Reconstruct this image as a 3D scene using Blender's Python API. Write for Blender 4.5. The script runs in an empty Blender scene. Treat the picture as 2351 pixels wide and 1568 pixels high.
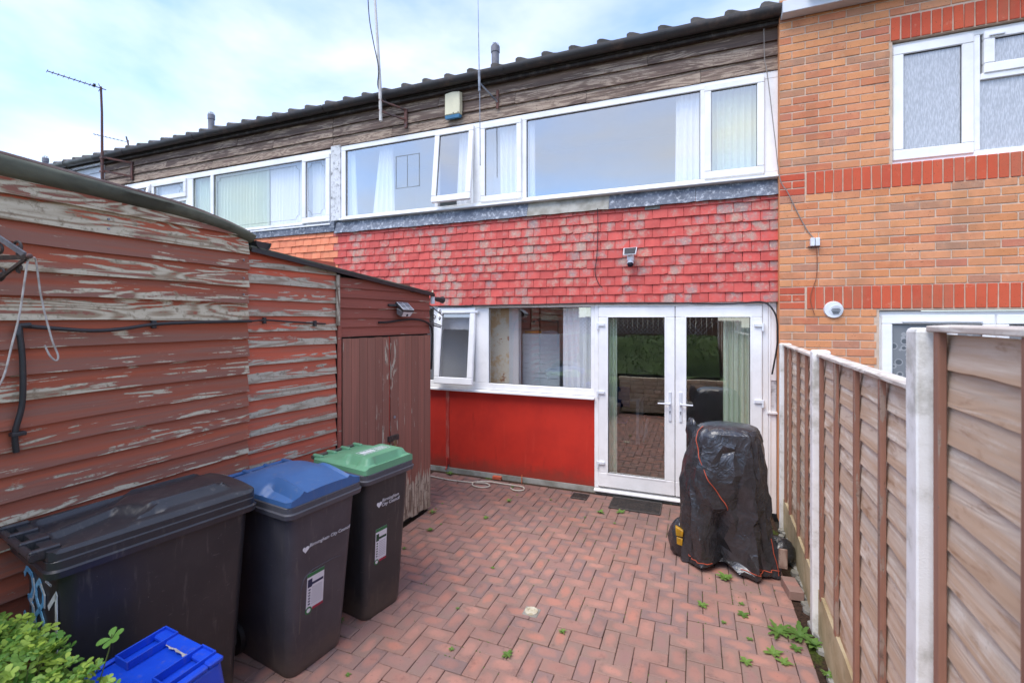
import bpy, bmesh, math, random
from mathutils import Vector, Matrix, noise
R = random.Random(7)
PI = math.pi
# ------------------------------------------------------------------ camera, sky, sun, exposure
S = bpy.context.scene
COL = S.collection
TH = math.atan((1597 - 1175.5) / 1060.0)
EYE = 2.03
cam_d = bpy.data.cameras.new('camera'); cam = bpy.data.objects.new('camera', cam_d); COL.objects.link(cam)
cam.location = (0, 0, EYE); cam.rotation_euler = (PI / 2, 0, TH)
cam_d.sensor_width = 36; cam_d.lens = 36 * 1060 / 2351.0; cam_d.shift_y = -50 / 2351.0
cam_d.clip_start = 0.05; cam_d.clip_end = 2000
cam_d.dof.use_dof = True; cam_d.dof.focus_distance = 4.6; cam_d.dof.aperture_fstop = 3.2
S.camera = cam
SUN_EL, SUN_AZ = math.radians(59), math.radians(203)      # azimuth clockwise from +Y
world = bpy.data.worlds.new('World'); S.world = world; world.use_nodes = True
wn, wl = world.node_tree.nodes, world.node_tree.links
wn.clear()
w_out = wn.new('ShaderNodeOutputWorld'); w_bg = wn.new('ShaderNodeBackground')
w_sky = wn.new('ShaderNodeTexSky'); w_sky.sky_type = 'NISHITA'; w_sky.sun_disc = False
w_sky.sun_elevation = SUN_EL; w_sky.sun_rotation = SUN_AZ; w_sky.air_density = 1.0; w_sky.dust_density = 0.6; w_sky.ozone_density = 2.0
w_tc = wn.new('ShaderNodeTexCoord'); w_map = wn.new('ShaderNodeMapping'); w_map.inputs['Scale'].default_value = (1.0, 1.0, 2.6)
w_no = wn.new('ShaderNodeTexNoise'); w_no.inputs['Scale'].default_value = 1.7; w_no.inputs['Detail'].default_value = 6; w_no.inputs['Roughness'].default_value = 0.52; w_no.inputs['Distortion'].default_value = 0.35
w_rp = wn.new('ShaderNodeValToRGB'); w_rp.color_ramp.elements[0].position = 0.38; w_rp.color_ramp.elements[0].color = (.12, .12, .12, 1)
w_rp.color_ramp.elements[1].position = 0.68; w_rp.color_ramp.elements[1].color = (.86, .86, .86, 1)
w_mix = wn.new('ShaderNodeMixRGB'); w_mix.inputs[2].default_value = (6.9, 6.95, 7.0, 1)
w_hs = wn.new('ShaderNodeMixRGB'); w_hs.blend_type = 'MULTIPLY'; w_hs.inputs[0].default_value = 1; w_hs.inputs[2].default_value = (1.2, 1.5, 1.95, 1)
wl.new(w_tc.outputs['Generated'], w_map.inputs[0]); wl.new(w_map.outputs[0], w_no.inputs['Vector']); wl.new(w_no.outputs[0], w_rp.inputs[0])
wl.new(w_rp.outputs[0], w_mix.inputs[0]); wl.new(w_sky.outputs[0], w_hs.inputs[1]); wl.new(w_hs.outputs[0], w_mix.inputs[1])
wl.new(w_mix.outputs[0], w_bg.inputs[0]); w_bg.inputs[1].default_value = 0.1; wl.new(w_bg.outputs[0], w_out.inputs[0])
sun_d = bpy.data.lights.new('sun', 'SUN'); sun = bpy.data.objects.new('sun', sun_d); COL.objects.link(sun)
sun_d.energy = 1.45; sun_d.angle = math.radians(38); sun_d.color = (1, .94, .86)
_sd = Vector((math.sin(SUN_AZ) * math.cos(SUN_EL), math.cos(SUN_AZ) * math.cos(SUN_EL), math.sin(SUN_EL)))
sun.rotation_euler = _sd.to_track_quat('Z', 'Y').to_euler(); sun.location = (0, 0, 30)
S.view_settings.view_transform = 'Standard'; S.view_settings.look = 'None'; S.view_settings.gamma = 1
S.view_settings.exposure = 1.14; S.view_settings.use_curve_mapping = False
S.cycles.max_bounces = 10; S.cycles.transparent_max_bounces = 12; S.cycles.use_denoising = True
S.cycles.sample_clamp_indirect = 6

# ------------------------------------------------------------------ helpers
def lin(r, g, b, k=1.0):
    f = lambda v: ((v / 255) / 12.92 if v / 255 <= .04045 else (((v / 255) + .055) / 1.055) ** 2.4) * k
    return (f(r), f(g), f(b), 1)
W = {}
def xf(loc, rz=0.0, M=None):
    m = Matrix.Translation(Vector(loc)) @ Matrix.Rotation(rz, 4, 'Z')
    return m if M is None else m @ M
def place(o, M, parent=None):
    W[o.name] = M.copy()
    if parent is not None:
        o.parent = parent; o.matrix_basis = W[parent.name].inverted() @ M
    else:
        o.matrix_basis = M
def tag(o, label=None, cat=None, group=None, kind=None):
    if label: o['label'] = label
    if cat: o['category'] = cat
    if group: o['group'] = group
    if kind: o['kind'] = kind
    return o
def thing(name, label, cat, loc=(0, 0, 0), rz=0.0, group=None):
    o = bpy.data.objects.new(name, None); COL.objects.link(o); o.empty_display_size = .1
    place(o, xf(loc, rz)); return tag(o, label, cat, group)

class MB:
    def __init__(s, M=None): s.v = []; s.f = []; s.M = M
    def add(s, vs, fs):
        b = len(s.v)
        s.v += [tuple((s.M @ Vector(p))) if s.M is not None else tuple(p) for p in vs]
        s.f += [tuple(b + i for i in f) for f in fs]; return s
    def box(s, x0, x1, y0, y1, z0, z1):
        return s.hexa([(x0, y0, z0), (x1, y0, z0), (x1, y1, z0), (x0, y1, z0), (x0, y0, z1), (x1, y0, z1), (x1, y1, z1), (x0, y1, z1)])
    def hexa(s, p):
        return s.add(p, [(3, 2, 1, 0), (4, 5, 6, 7), (0, 1, 5, 4), (1, 2, 6, 5), (2, 3, 7, 6), (3, 0, 4, 7)])
    def bar(s, a, b, w, h=None, up=(0, 0, 1)):
        a, b = Vector(a), Vector(b); d = (b - a).normalized(); h = h or w
        u = Vector(up); 
        if abs(d.dot(u)) > .98: u = Vector((1, 0, 0))
        sd = d.cross(u).normalized() * (w / 2); up2 = sd.cross(d).normalized() * (h / 2)
        return s.hexa([a - sd - up2, a + sd - up2, b + sd - up2, b - sd - up2, a - sd + up2, a + sd + up2, b + sd + up2, b - sd + up2])
    def loft(s, rings, caps=True, closed=True):
        n = len(rings[0]); vs = [p for r in rings for p in r]; fs = []
        for i in range(len(rings) - 1):
            for j in range(n if closed else n - 1):
                k = (j + 1) % n
                fs.append((i * n + j, i * n + k, (i + 1) * n + k, (i + 1) * n + j))
        if caps:
            fs.append(tuple(reversed(range(n)))); fs.append(tuple((len(rings) - 1) * n + j for j in range(n)))
        return s.add(vs, fs)
    def tube(s, path, r, n=8, caps=True):
        P = [Vector(p) for p in path]; rings = []; prev = None
        for i, p in enumerate(P):
            d = (P[min(i + 1, len(P) - 1)] - P[max(i - 1, 0)]).normalized()
            if prev is None: u = d.orthogonal().normalized()
            else:
                u = prev - d * prev.dot(d)
                u = u.normalized() if u.length > 1e-6 else d.orthogonal().normalized()
            prev = u; w = d.cross(u); rr = r[i] if isinstance(r, (list, tuple)) else r
            rings.append([p + (u * math.cos(2 * PI * k / n) + w * math.sin(2 * PI * k / n)) * rr for k in range(n)])
        return s.loft(rings, caps)
    def cyl(s, a, b, r, r2=None, n=12): return s.tube([a, b], [r, r if r2 is None else r2], n)
    def prism(s, poly, vec):
        vec = Vector(vec); return s.loft([[Vector(p) for p in poly], [Vector(p) + vec for p in poly]])
    def grid(s, fn, nu, nv):
        vs = [fn(i / nu, j / nv) for j in range(nv + 1) for i in range(nu + 1)]
        fs = [(j * (nu + 1) + i, j * (nu + 1) + i + 1, (j + 1) * (nu + 1) + i + 1, (j + 1) * (nu + 1) + i) for j in range(nv) for i in range(nu)]
        return s.add(vs, fs)
    def mesh(s, name, mat, smooth=False, bevel=0, rnd=None):
        me = bpy.data.meshes.new(name); me.from_pydata(s.v, [], s.f)
        bm = bmesh.new(); bm.from_mesh(me)
        bmesh.ops.recalc_face_normals(bm, faces=bm.faces[:])
        if bevel:
            es = [e for e in bm.edges if len(e.link_faces) == 2 and e.calc_face_angle(0) > .6]
            bmesh.ops.bevel(bm, geom=es, offset=bevel, segments=1, affect='EDGES', clamp_overlap=True)
        bm.to_mesh(me); bm.free()
        if smooth:
            for p in me.polygons: p.use_smooth = True
            try: me.set_sharp_from_angle(angle=math.radians(smooth if smooth is not True else 50))
            except Exception: pass
        a = me.attributes.new('lp', 'FLOAT_VECTOR', 'POINT')
        buf = [c for v in me.vertices for c in v.co]; a.data.foreach_set('vector', buf)
        for m in (mat if isinstance(mat, (list, tuple)) else [mat]): me.materials.append(m)
        return me
    def build(s, name, mat, parent=None, M=None, smooth=False, bevel=0, wear=None):
        if M is None:
            xs = [p[0] for p in s.v]; ys = [p[1] for p in s.v]; zs = [p[2] for p in s.v]
            c = Vector(((min(xs) + max(xs)) / 2, (min(ys) + max(ys)) / 2, min(zs)))
            s.v = [(p[0] - c.x, p[1] - c.y, p[2] - c.z) for p in s.v]; M = Matrix.Translation(c)
        o = bpy.data.objects.new(name, s.mesh(name, mat, smooth, bevel)); COL.objects.link(o)
        place(o, M, parent)
        if wear is not None: o.color = (wear, wear, wear, 1)
        return o
def inst(name, me, M, parent=None, color=None):
    o = bpy.data.objects.new(name, me); COL.objects.link(o); place(o, M, parent)
    if color is not None: o.color = (color, color, color, 1)
    return o
def in_view(p, m=1.06):
    z = -math.sin(TH) * p[0] + math.cos(TH) * p[1]
    if z < .2: return False
    x = (math.cos(TH) * p[0] + math.sin(TH) * p[1]) / z * 1060; y = -(p[2] - EYE) / z * 1060 + 734
    return abs(x) < 1175 * m and -60 < y < 1568 + 60
def pieces(parent, name, lst, limit=300, hide=None, joined=None):
    """lst: (mesh, matrix, centre).  The largest in view become parts, the rest one stuff part."""
    def key(t):
        c = t[2]; return (0 if in_view(c) and not (hide and hide(c)) else 1, Vector((c[0], c[1], c[2] - EYE)).length)
    lst = sorted(lst, key=key)
    for me, M, c in lst[:limit]: inst(name, me, M, parent)
    rest = lst[limit:]
    if rest:
        mats = []; v = []; f = []; lp = []; rn = []; mi = []
        for me, M, c in rest:
            b = len(v); r = R.random()
            for vt in me.vertices: v.append(tuple(M @ vt.co)); lp += list(vt.co); rn.append(r)
            for m in me.materials:
                if m not in mats: mats.append(m)
            for p in me.polygons: f.append(tuple(b + i for i in p.vertices)); mi.append(mats.index(me.materials[0]))
        me2 = bpy.data.meshes.new(name + '_rest'); me2.from_pydata(v, [], f)
        a = me2.attributes.new('lp', 'FLOAT_VECTOR', 'POINT'); a.data.foreach_set('vector', lp)
        a = me2.attributes.new('rnd', 'FLOAT', 'POINT'); a.data.foreach_set('value', rn)
        for m in mats: me2.materials.append(m)
        me2.polygons.foreach_set('material_index', mi)
        o = bpy.data.objects.new(joined or (name + '_field'), me2); COL.objects.link(o); place(o, Matrix.Identity(4), parent)
        o['kind'] = 'stuff'; o.color = (.5, .5, .5, 1)

# ------------------------------------------------------------------ materials
class NT:
    def __init__(s, name):
        s.m = bpy.data.materials.new(name); s.m.use_nodes = True; s.t = s.m.node_tree; s.n = s.t.nodes; s.l = s.t.links
        s.n.clear(); s.out = s.n.new('ShaderNodeOutputMaterial'); s.b = s.n.new('ShaderNodeBsdfPrincipled'); s.l.new(s.b.outputs[0], s.out.inputs[0])
    def put(s, sock, v):
        if hasattr(v, 'is_output') or isinstance(v, bpy.types.NodeSocket): s.l.new(v, sock)
        else: sock.default_value = v
    def math(s, op, a, b=0.0, c=0.0, clamp=False):
        n = s.n.new('ShaderNodeMath'); n.operation = op; n.use_clamp = clamp
        for i, v in enumerate((a, b, c)): s.put(n.inputs[i], v)
        return n.outputs[0]
    def vm(s, op, a, b):
        n = s.n.new('ShaderNodeVectorMath'); n.operation = op; s.put(n.inputs[0], a); s.put(n.inputs[1], b); return n.outputs[0]
    def scale(s, v, f):
        n = s.n.new('ShaderNodeVectorMath'); n.operation = 'SCALE'; s.put(n.inputs[0], v); s.put(n.inputs[3], f); return n.outputs[0]
    def lp(s):
        n = s.n.new('ShaderNodeAttribute'); n.attribute_name = 'lp'; return n.outputs['Vector']
    def rnd(s):
        a = s.n.new('ShaderNodeAttribute'); a.attribute_name = 'rnd'; o = s.n.new('ShaderNodeObjectInfo')
        return s.math('FRACT', s.math('ADD', a.outputs['Fac'], o.outputs['Random']))
    def wear(s):
        o = s.n.new('ShaderNodeObjectInfo'); x = s.n.new('ShaderNodeSeparateColor'); s.l.new(o.outputs['Color'], x.inputs[0]); return x.outputs[0]
    def vec(s, stretch=(1, 1, 1), r=None, world=False):
        if world:
            g = s.n.new('ShaderNodeNewGeometry'); v = g.outputs['Position']
        else: v = s.lp()
        v = s.vm('MULTIPLY', v, stretch)
        if r is not None: v = s.vm('ADD', v, s.scale((37.0, 51.0, 73.0), r))
        return v
    def noise(s, v, sc=5, det=4, ro=.55, dist=0.0):
        n = s.n.new('ShaderNodeTexNoise'); s.put(n.inputs['Vector'], v); n.inputs['Scale'].default_value = sc; n.inputs['Detail'].default_value = det
        n.inputs['Roughness'].default_value = ro; n.inputs['Distortion'].default_value = dist; return n.outputs[0]
    def wave(s, v, sc=5, dist=3, det=2, ds=1, dir='Z'):
        n = s.n.new('ShaderNodeTexWave'); s.put(n.inputs['Vector'], v); n.wave_type = 'BANDS'; n.bands_direction = dir
        n.inputs['Scale'].default_value = sc; n.inputs['Distortion'].default_value = dist; n.inputs['Detail'].default_value = det; n.inputs['Detail Scale'].default_value = ds
        return n.outputs['Fac']
    def voro(s, v, sc=5):
        n = s.n.new('ShaderNodeTexVoronoi'); s.put(n.inputs['Vector'], v); n.inputs['Scale'].default_value = sc; return n.outputs['Distance']
    def step(s, v, a, b):
        n = s.n.new('ShaderNodeMapRange'); n.interpolation_type = 'SMOOTHSTEP'; s.put(n.inputs[0], v); s.put(n.inputs[1], a); s.put(n.inputs[2], b); return n.outputs[0]
    def ramp(s, v, cols, interp='LINEAR'):
        n = s.n.new('ShaderNodeValToRGB'); r = n.color_ramp; r.interpolation = interp
        while len(r.elements) < len(cols): r.elements.new(.5)
        for e, (p, c) in zip(r.elements, cols): e.position = p; e.color = c
        s.put(n.inputs[0], v); return n.outputs[0]
    def mix(s, f, a, b, mode='MIX'):
        n = s.n.new('ShaderNodeMixRGB'); n.blend_type = mode; s.put(n.inputs[0], f); s.put(n.inputs[1], a); s.put(n.inputs[2], b); return n.outputs[0]
    def bright(s, c, f):
        return s.scale(c, f)
    def z(s, v, i=2):
        n = s.n.new('ShaderNodeSeparateXYZ'); s.put(n.inputs[0], v); return n.outputs[i]
    def bump(s, h, st=.3, d=.01):
        n = s.n.new('ShaderNodeBump'); n.inputs['Strength'].default_value = st; n.inputs['Distance'].default_value = d; s.put(n.inputs['Height'], h); s.l.new(n.outputs[0], s.b.inputs['Normal'])
    def done(s, col, rough=.6, spec=.4, metal=0):
        s.put(s.b.inputs['Base Color'], col); s.put(s.b.inputs['Roughness'], rough); s.b.inputs['Specular IOR Level'].default_value = spec; s.b.inputs['Metallic'].default_value = metal
        return s.m
def simple(name, a, b=None, sc=9, stretch=(1, 1, 1), rough=.55, spec=.4, bump=0, bsc=60, metal=0, rv=.12, world=False, lo=.35, hi=.68, det=5, dirt=None, dsc=2.5):
    t = NT(name); r = t.rnd(); v = t.vec(stretch, r, world); b = b or tuple(c * .82 for c in a[:3]) + (1,)
    n = t.noise(v, sc, det, .6); c = t.mix(t.step(n, lo, hi), a, b)
    if dirt: c = t.mix(t.math('MULTIPLY', t.step(t.noise(v, dsc, 6, .7), .48, .72), dirt[1]), c, dirt[0])
    c = t.bright(c, t.math('ADD', 1 - rv / 2, t.math('MULTIPLY', r, rv)))
    if bump: t.bump(t.noise(v, bsc, 4, .6), bump, .004)
    return t.done(c, rough, spec, metal)

pvc = simple('white_pvc', lin(246, 244, 242, .96), lin(234, 232, 230, .95), sc=2.5, rough=.33, rv=.04, dirt=(lin(190, 188, 180), .25), dsc=3)
gasket = simple('black_gasket', lin(52, 52, 55), rough=.6)
lead = simple('lead', lin(106, 112, 124), lin(80, 86, 98), sc=5, rough=.65, rv=.25, dirt=(lin(205, 208, 212), .75), dsc=22, bump=.15)
concrete = simple('concrete', lin(186, 182, 172, .75), lin(150, 145, 134, .75), sc=6, rough=.9, bump=.4, bsc=120, dirt=(lin(110, 112, 90), .5))
white_post = simple('painted_concrete', lin(248, 246, 242, .97), lin(232, 228, 220, .95), sc=5, rough=.85, bump=.35, bsc=150, rv=.06, dirt=(lin(120, 116, 92), .5), dsc=5)
gravel_board = simple('gravel_board_concrete', lin(214, 196, 158, .8), lin(190, 168, 128, .8), sc=5, rough=.92, bump=.5, bsc=90, dirt=(lin(120, 112, 82), .55), dsc=4)
black_metal = simple('black_metal', lin(46, 44, 44), lin(70, 60, 55), sc=20, rough=.5, dirt=(lin(120, 105, 90), .4), dsc=30)
rusty = simple('rusty_metal', lin(112, 72, 62), lin(82, 70, 70), sc=14, rough=.8, bump=.3)
grey_metal = simple('galvanised_metal', lin(150, 152, 156), lin(110, 112, 118), sc=14, rough=.45, metal=.5)
cable_black = simple('black_cable', lin(38, 36, 37), rough=.5)
cable_white = simple('white_cord', lin(205, 200, 192, .8), lin(170, 160, 150, .8), sc=30, rough=.7)
black_plastic = simple('black_plastic', lin(40, 39, 40), lin(50, 48, 49), sc=6, rough=.42, spec=.5, rv=.02)
gutter_m = simple('gutter_plastic', lin(58, 55, 55), lin(44, 42, 43), sc=4, rough=.5, dirt=(lin(112, 92, 80), .55), dsc=4, rv=.05)
gutter_grey = simple('grey_gutter_plastic', lin(98, 98, 94), lin(74, 74, 70), sc=4, rough=.5, dirt=(lin(50, 46, 42), .5), dsc=5)
rooftile = simple('concrete_roof_tile', lin(96, 90, 86), lin(70, 66, 62), sc=8, rough=.9, bump=.4, rv=.3)
whiteboard = simple('white_cladding', lin(228, 231, 238, .85), lin(210, 214, 220, .85), sc=3, rough=.5, rv=.05)
cream_plastic = simple('cream_plastic', lin(232, 224, 190, .85), lin(220, 212, 180, .85), sc=5, rough=.45, rv=0)
blue_plastic = simple('pale_blue_plastic', lin(80, 140, 180, .8), rough=.45)
flue_m = simple('grey_flue', lin(128, 126, 132), lin(105, 103, 108), sc=8, rough=.6)
wall_plain = simple('interior_wall', lin(232, 232, 232, .95), lin(222, 223, 225, .95), sc=1.5, rough=.8, rv=0)
wall_dark = simple('interior_brownish_wall', lin(196, 184, 172, .9), lin(180, 168, 158, .9), sc=1.5, rough=.85, rv=0)  # brownish wall colour of the ground floor room
floor_in = simple('interior_floor', lin(140, 136, 130, .6), rough=.5)
plaster = simple('rough_render', lin(196, 190, 180, .7), lin(160, 152, 140, .7), sc=3, rough=.9, bump=.4, dirt=(lin(90, 84, 70), .6))
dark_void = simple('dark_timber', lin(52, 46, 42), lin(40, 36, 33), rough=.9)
felt = simple('roofing_felt', lin(112, 114, 98, .85), lin(78, 80, 70, .85), sc=4, stretch=(1, .5, 1), rough=.88, bump=.6, bsc=30, dirt=(lin(46, 44, 38), .8), dsc=5)
felt_trim = simple('felt_trim', lin(118, 84, 76, .8), lin(150, 130, 120, .8), sc=10, stretch=(1, .4, 1), rough=.8)
solar = simple('solar_cell', lin(30, 29, 42), lin(22, 22, 32), rough=.35, spec=.25)
white_plastic = simple('white_plastic', lin(232, 234, 238, .9), rough=.4, rv=.02)
yellow = simple('yellow_plastic', lin(214, 160, 40, .85), lin(160, 120, 30, .8), sc=15, rough=.35)
red_edge = simple('orange_piping', lin(206, 92, 62, .8), rough=.6)
brass = simple('brass', lin(170, 150, 110), rough=.4, metal=.6)
stem_m = simple('plant_stem', lin(120, 140, 70, .6), rough=.7)
paintblue = simple('blue_brush_paint', lin(90, 175, 225, .85), lin(150, 205, 235, .85), sc=12, rough=.6)
paintwhite = simple('white_brush_paint', lin(225, 230, 228, .85), lin(190, 196, 192, .85), sc=12, rough=.6)
print_white = simple('white_print', lin(235, 236, 238, .9), rough=.5)
sticker_w = simple('sticker_paper', lin(228, 230, 236, .9), lin(215, 218, 226, .9), sc=5, rough=.5, rv=0)
sticker_g = simple('sticker_green', lin(58, 130, 80, .8), rough=.5, rv=0)
sticker_n = simple('sticker_navy', lin(38, 48, 84), rough=.5, rv=0)
sticker_dg = simple('sticker_dark_green', lin(34, 74, 54), rough=.5, rv=0)
sticker_r = simple('sticker_crimson', lin(178, 44, 76, .8), rough=.5, rv=0)
sticker_grey = simple('sticker_grey_text', lin(150, 156, 168, .9), rough=.5, rv=0)

def wheelie(name, a, b, rough=.42, grime=0):
    t = NT(name); v = t.vec(); n = t.noise(v, 3.5, 5, .6); c = t.mix(t.step(n, .3, .7), a, b)
    sp = t.step(t.noise(v, 130, 2, .5), .74, .80); c = t.mix(t.math('MULTIPLY', sp, .35), c, lin(190, 188, 180))
    st = t.step(t.noise(t.vm('MULTIPLY', v, (9, 9, 1.2)), 3, 5, .65), .55, .75); c = t.mix(t.math('MULTIPLY', st, .30), c, lin(126, 120, 112)); c = t.mix(t.math('MULTIPLY', t.step(t.noise(t.vm('MULTIPLY', v, (1, 1, 3)), 14, 6, .75), .62, .70), .18), c, lin(150, 146, 140))
    if grime: c = t.mix(t.math('MULTIPLY', t.math('SUBTRACT', 1.0, t.step(t.math('ADD', t.z(v), t.math('MULTIPLY', t.noise(v, 9, 5, .7), -.3)), -.16, .10)), grime), c, lin(120, 104, 88))
    t.bump(t.noise(v, 220, 2, .5), .12, .002)
    return t.done(c, t.math('ADD', rough - .06, t.math('MULTIPLY', n, .2)), .45)
bin_black = wheelie('bin_charcoal', lin(54, 52, 53), lin(45, 44, 46), .34, .4)
bin_grey = wheelie('bin_grey', lin(76, 74, 80), lin(64, 62, 68), .42, .4)
bin_dark = wheelie('bin_dark', lin(56, 56, 58), lin(48, 48, 50), .4, .4)
rim_grey = wheelie('bin_rim_grey', lin(84, 84, 90), lin(72, 72, 78), .4)
lid_black = wheelie('lid_black', lin(52, 52, 56), lin(44, 44, 48), .3)
lid_blue = wheelie('lid_blue', lin(72, 112, 164, .85), lin(62, 100, 152, .85), .36)
lid_green = wheelie('lid_green', lin(120, 178, 138, .8), lin(108, 164, 126, .8), .42)
crate_blue = wheelie('crate_blue', lin(30, 84, 222, .85), lin(26, 70, 198, .85), .34)

def timber(name, paint, paint2, bare, bare2, ax=0, grad=0.0, bias=0.0, fine=1.0, rough=.8, gap=None, specks=.35, foot=0, paint3=None, soft=0, ringw=.07, stain=None):
    """peeling paint over grained wood; ax = local axis of the grain, obj.color = wear 0..1"""
    t = NT(name); r = t.rnd(); v0 = t.lp(); v = t.vec((1, 1, 1), r)
    st = [(.8, 12, 24), (24, 12, .8)][0 if ax == 0 else 1]; lg = [(.55, 4, 4), (4, 4, .55)][0 if ax == 0 else 1]; fg = [(3, 50, 70), (70, 50, 3)][0 if ax == 0 else 1]
    n1 = t.noise(t.vm('MULTIPLY', v, st), 1.6, 8, .68, .6)
    ring = t.math('ADD', .5, t.math('MULTIPLY', .5, t.math('SINE', t.math('MULTIPLY', t.noise(t.vm('MULTIPLY', v, [(.9, 3, 6.5), (6.5, 3, .9)][0 if ax == 0 else 1]), 1.0, 2, .5, .3), 90))))
    fn = t.noise(t.vm('MULTIPLY', v, fg), 1.0, 3, .6); spots = t.noise(v, 34, 5, .7); big = t.noise(t.vm('MULTIPLY', v, [(1, 1, 4), (4, 1, 1)][0 if ax == 0 else 1]), 1.8, 3, .6)
    val = t.math('ADD', t.math('MULTIPLY', n1, .40), t.math('MULTIPLY', ring, ringw))
    val = t.math('ADD', val, t.math('MULTIPLY', fn, .24 * fine)); val = t.math('ADD', val, t.math('MULTIPLY', big, .38)); val = t.math('ADD', val, t.math('MULTIPLY', spots, .14))
    val = t.math('ADD', .615, t.math('MULTIPLY', t.math('SUBTRACT', val, .615), 1.6))
    if grad: val = t.math('ADD', val, t.math('MULTIPLY', t.math('SUBTRACT', .055, t.z(v0, 2)), grad))
    if foot: val = t.math('ADD', val, t.math('MULTIPLY', t.step(t.math('SUBTRACT', .50, t.z(v0, 2)), .0, .28), foot))
    thr = t.math('SUBTRACT', .92 - bias, t.math('MULTIPLY', t.wear(), .46))
    mask = t.step(val, t.math('SUBTRACT', thr, .012 + soft), t.math('ADD', thr, .022 + soft))
    if specks: mask = t.math('MAXIMUM', mask, t.math('MULTIPLY', t.step(t.noise(t.vm('MULTIPLY', v, [(1, 2, 2.6), (2.6, 2, 1)][0 if ax == 0 else 1]), 22, 5, .72), .655, .70), specks))
    pc = t.mix(t.step(t.noise(t.vm('MULTIPLY', v, st), .9, 5, .6), .3, .7), paint, paint2)
    pc = t.bright(pc, t.math('ADD', .86, t.math('MULTIPLY', t.math('FRACT', t.math('MULTIPLY', r, 7.3)), .26)))
    bc = t.mix(t.step(t.math('ADD', t.math('MULTIPLY', ring, .35), t.math('MULTIPLY', fn, .8)), .38, .72), bare2, bare)
    pc_amt = t.math('MULTIPLY', t.step(t.math('ADD', t.noise(t.vm('MULTIPLY', v, st), .7, 7, .72), t.math('MULTIPLY', t.math('SUBTRACT', .07, t.z(v0, 2 if ax == 0 else 1)), 2.2 if ax == 0 else 0)), .40, .66), .8)
    bc = t.mix(t.step(spots, .5, .72), bc, tuple(c * .72 for c in bare2[:3]) + (1,))
    pc = t.mix(pc_amt, pc, paint3 or paint2)
    c = t.mix(mask, pc, bc)
    if stain: c = t.mix(t.math('MULTIPLY', t.step(t.noise(t.vm('MULTIPLY', v, [(1.4, 4, 5), (5, 4, 1.4)][0 if ax == 0 else 1]), 2.6, 5, .62, .8), .54, .72), .75), c, stain)
    t.bump(t.math('ADD', t.math('MULTIPLY', fn, .5), t.math('MULTIPLY', t.math('SUBTRACT', t.math('MULTIPLY', ring, .6), mask), .8)), .35, .003)
    return t.done(c, rough, .25)
shed_red = timber('shed_red_board', lin(182, 94, 66, .98), lin(158, 88, 66, .98), lin(206, 194, 168, .9), lin(158, 138, 112, .9), 0, grad=1.2, paint3=lin(140, 104, 90, .95))
shed_b = timber('shed_bright_red_board', lin(204, 98, 72, .98), lin(174, 90, 68, .98), lin(196, 186, 166, .85), lin(164, 146, 126, .85), 0, grad=4.2, paint3=lin(160, 106, 90, .98))
shed_c = timber('shed_brown_board', lin(158, 88, 74, .98), lin(140, 82, 70, .98), lin(190, 170, 150, .8), lin(140, 118, 100, .8), 0, specks=.3)
door_brown = timber('shed_door_board', lin(158, 104, 88, .98), lin(138, 96, 82, .98), lin(196, 184, 164, .85), lin(140, 120, 104, .8), 1, foot=.42)
eaves = timber('weathered_cladding', lin(128, 106, 94, .95), lin(96, 80, 72, .95), lin(170, 150, 132, .95), lin(132, 112, 98, .95), 0, specks=.2, bias=.08, ringw=.03, soft=.04)
fence_w = timber('fence_slat_wood', lin(218, 200, 180, 1.0), lin(200, 176, 154, 1.0), lin(244, 234, 218, 1.0), lin(228, 212, 190, 1.0), 0, bias=.14, fine=.35, specks=.15, soft=.16, ringw=.02, paint3=lin(196, 162, 132, 1.0), stain=lin(156, 114, 82, .95))
batten_w = timber('fence_batten_wood', lin(170, 126, 106, .95), lin(146, 104, 86, .95), lin(176, 152, 136, .8), lin(140, 112, 98, .8), 1, bias=.05, specks=.2)
cap_w = timber('fence_cap_wood', lin(190, 174, 160, .95), lin(166, 146, 132, .95), lin(220, 212, 200, .95), lin(196, 182, 170, .95), 0, bias=.2, specks=.2)
back_fence = timber('back_fence_wood', lin(112, 74, 60, .7), lin(86, 58, 48, .7), lin(130, 96, 80, .7), lin(110, 80, 66, .7), 0)

def brick_mat(name, cols, mott=.5, bump=.5, pits=True):
    t = NT(name); r = t.rnd(); v = t.vec((1, 1, 1), r)
    c = t.ramp(r, cols, 'LINEAR'); n = t.noise(v, 9, 5, .65); m2 = t.noise(v, 38, 4, .6)
    c = t.bright(c, t.math('ADD', 1 - mott * .5, t.math('MULTIPLY', n, mott)))
    alt = t.ramp(t.math('FRACT', t.math('MULTIPLY', r, 5.7)), cols, 'LINEAR'); c = t.mix(t.math('MULTIPLY', t.step(n, .45, .7), .45), c, alt)
    if pits: c = t.mix(t.math('MULTIPLY', t.step(t.noise(v, 90, 2, .5), .66, .72), .7), c, lin(110, 66, 48))
    g = t.vec((1, 1, 1), None, True); c = t.mix(t.math('MULTIPLY', t.step(t.noise(t.vm('MULTIPLY', g, (2.2, 1, .7)), 1.4, 6, .65), .45, .7), .35), c, lin(150, 112, 84)); c = t.mix(t.math('MULTIPLY', t.step(t.noise(g, 11, 5, .7), .58, .72), .3), c, lin(222, 190, 158))
    t.bump(t.math('ADD', t.math('MULTIPLY', m2, .6), t.noise(v, 140, 3, .6)), bump, .003)
    return t.done(c, .85, .25)
K = .92
buff_m = brick_mat('buff_brick', [(0, lin(216, 144, 98, K)), (.2, lin(222, 154, 106, K)), (.38, lin(206, 136, 98, K)), (.52, lin(222, 154, 112, K)), (.66, lin(200, 120, 88, K)), (.76, lin(210, 138, 90, K)), (.86, lin(190, 136, 104, K)), (.93, lin(178, 134, 108, K)), (1, lin(200, 122, 96, K))])
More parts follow.
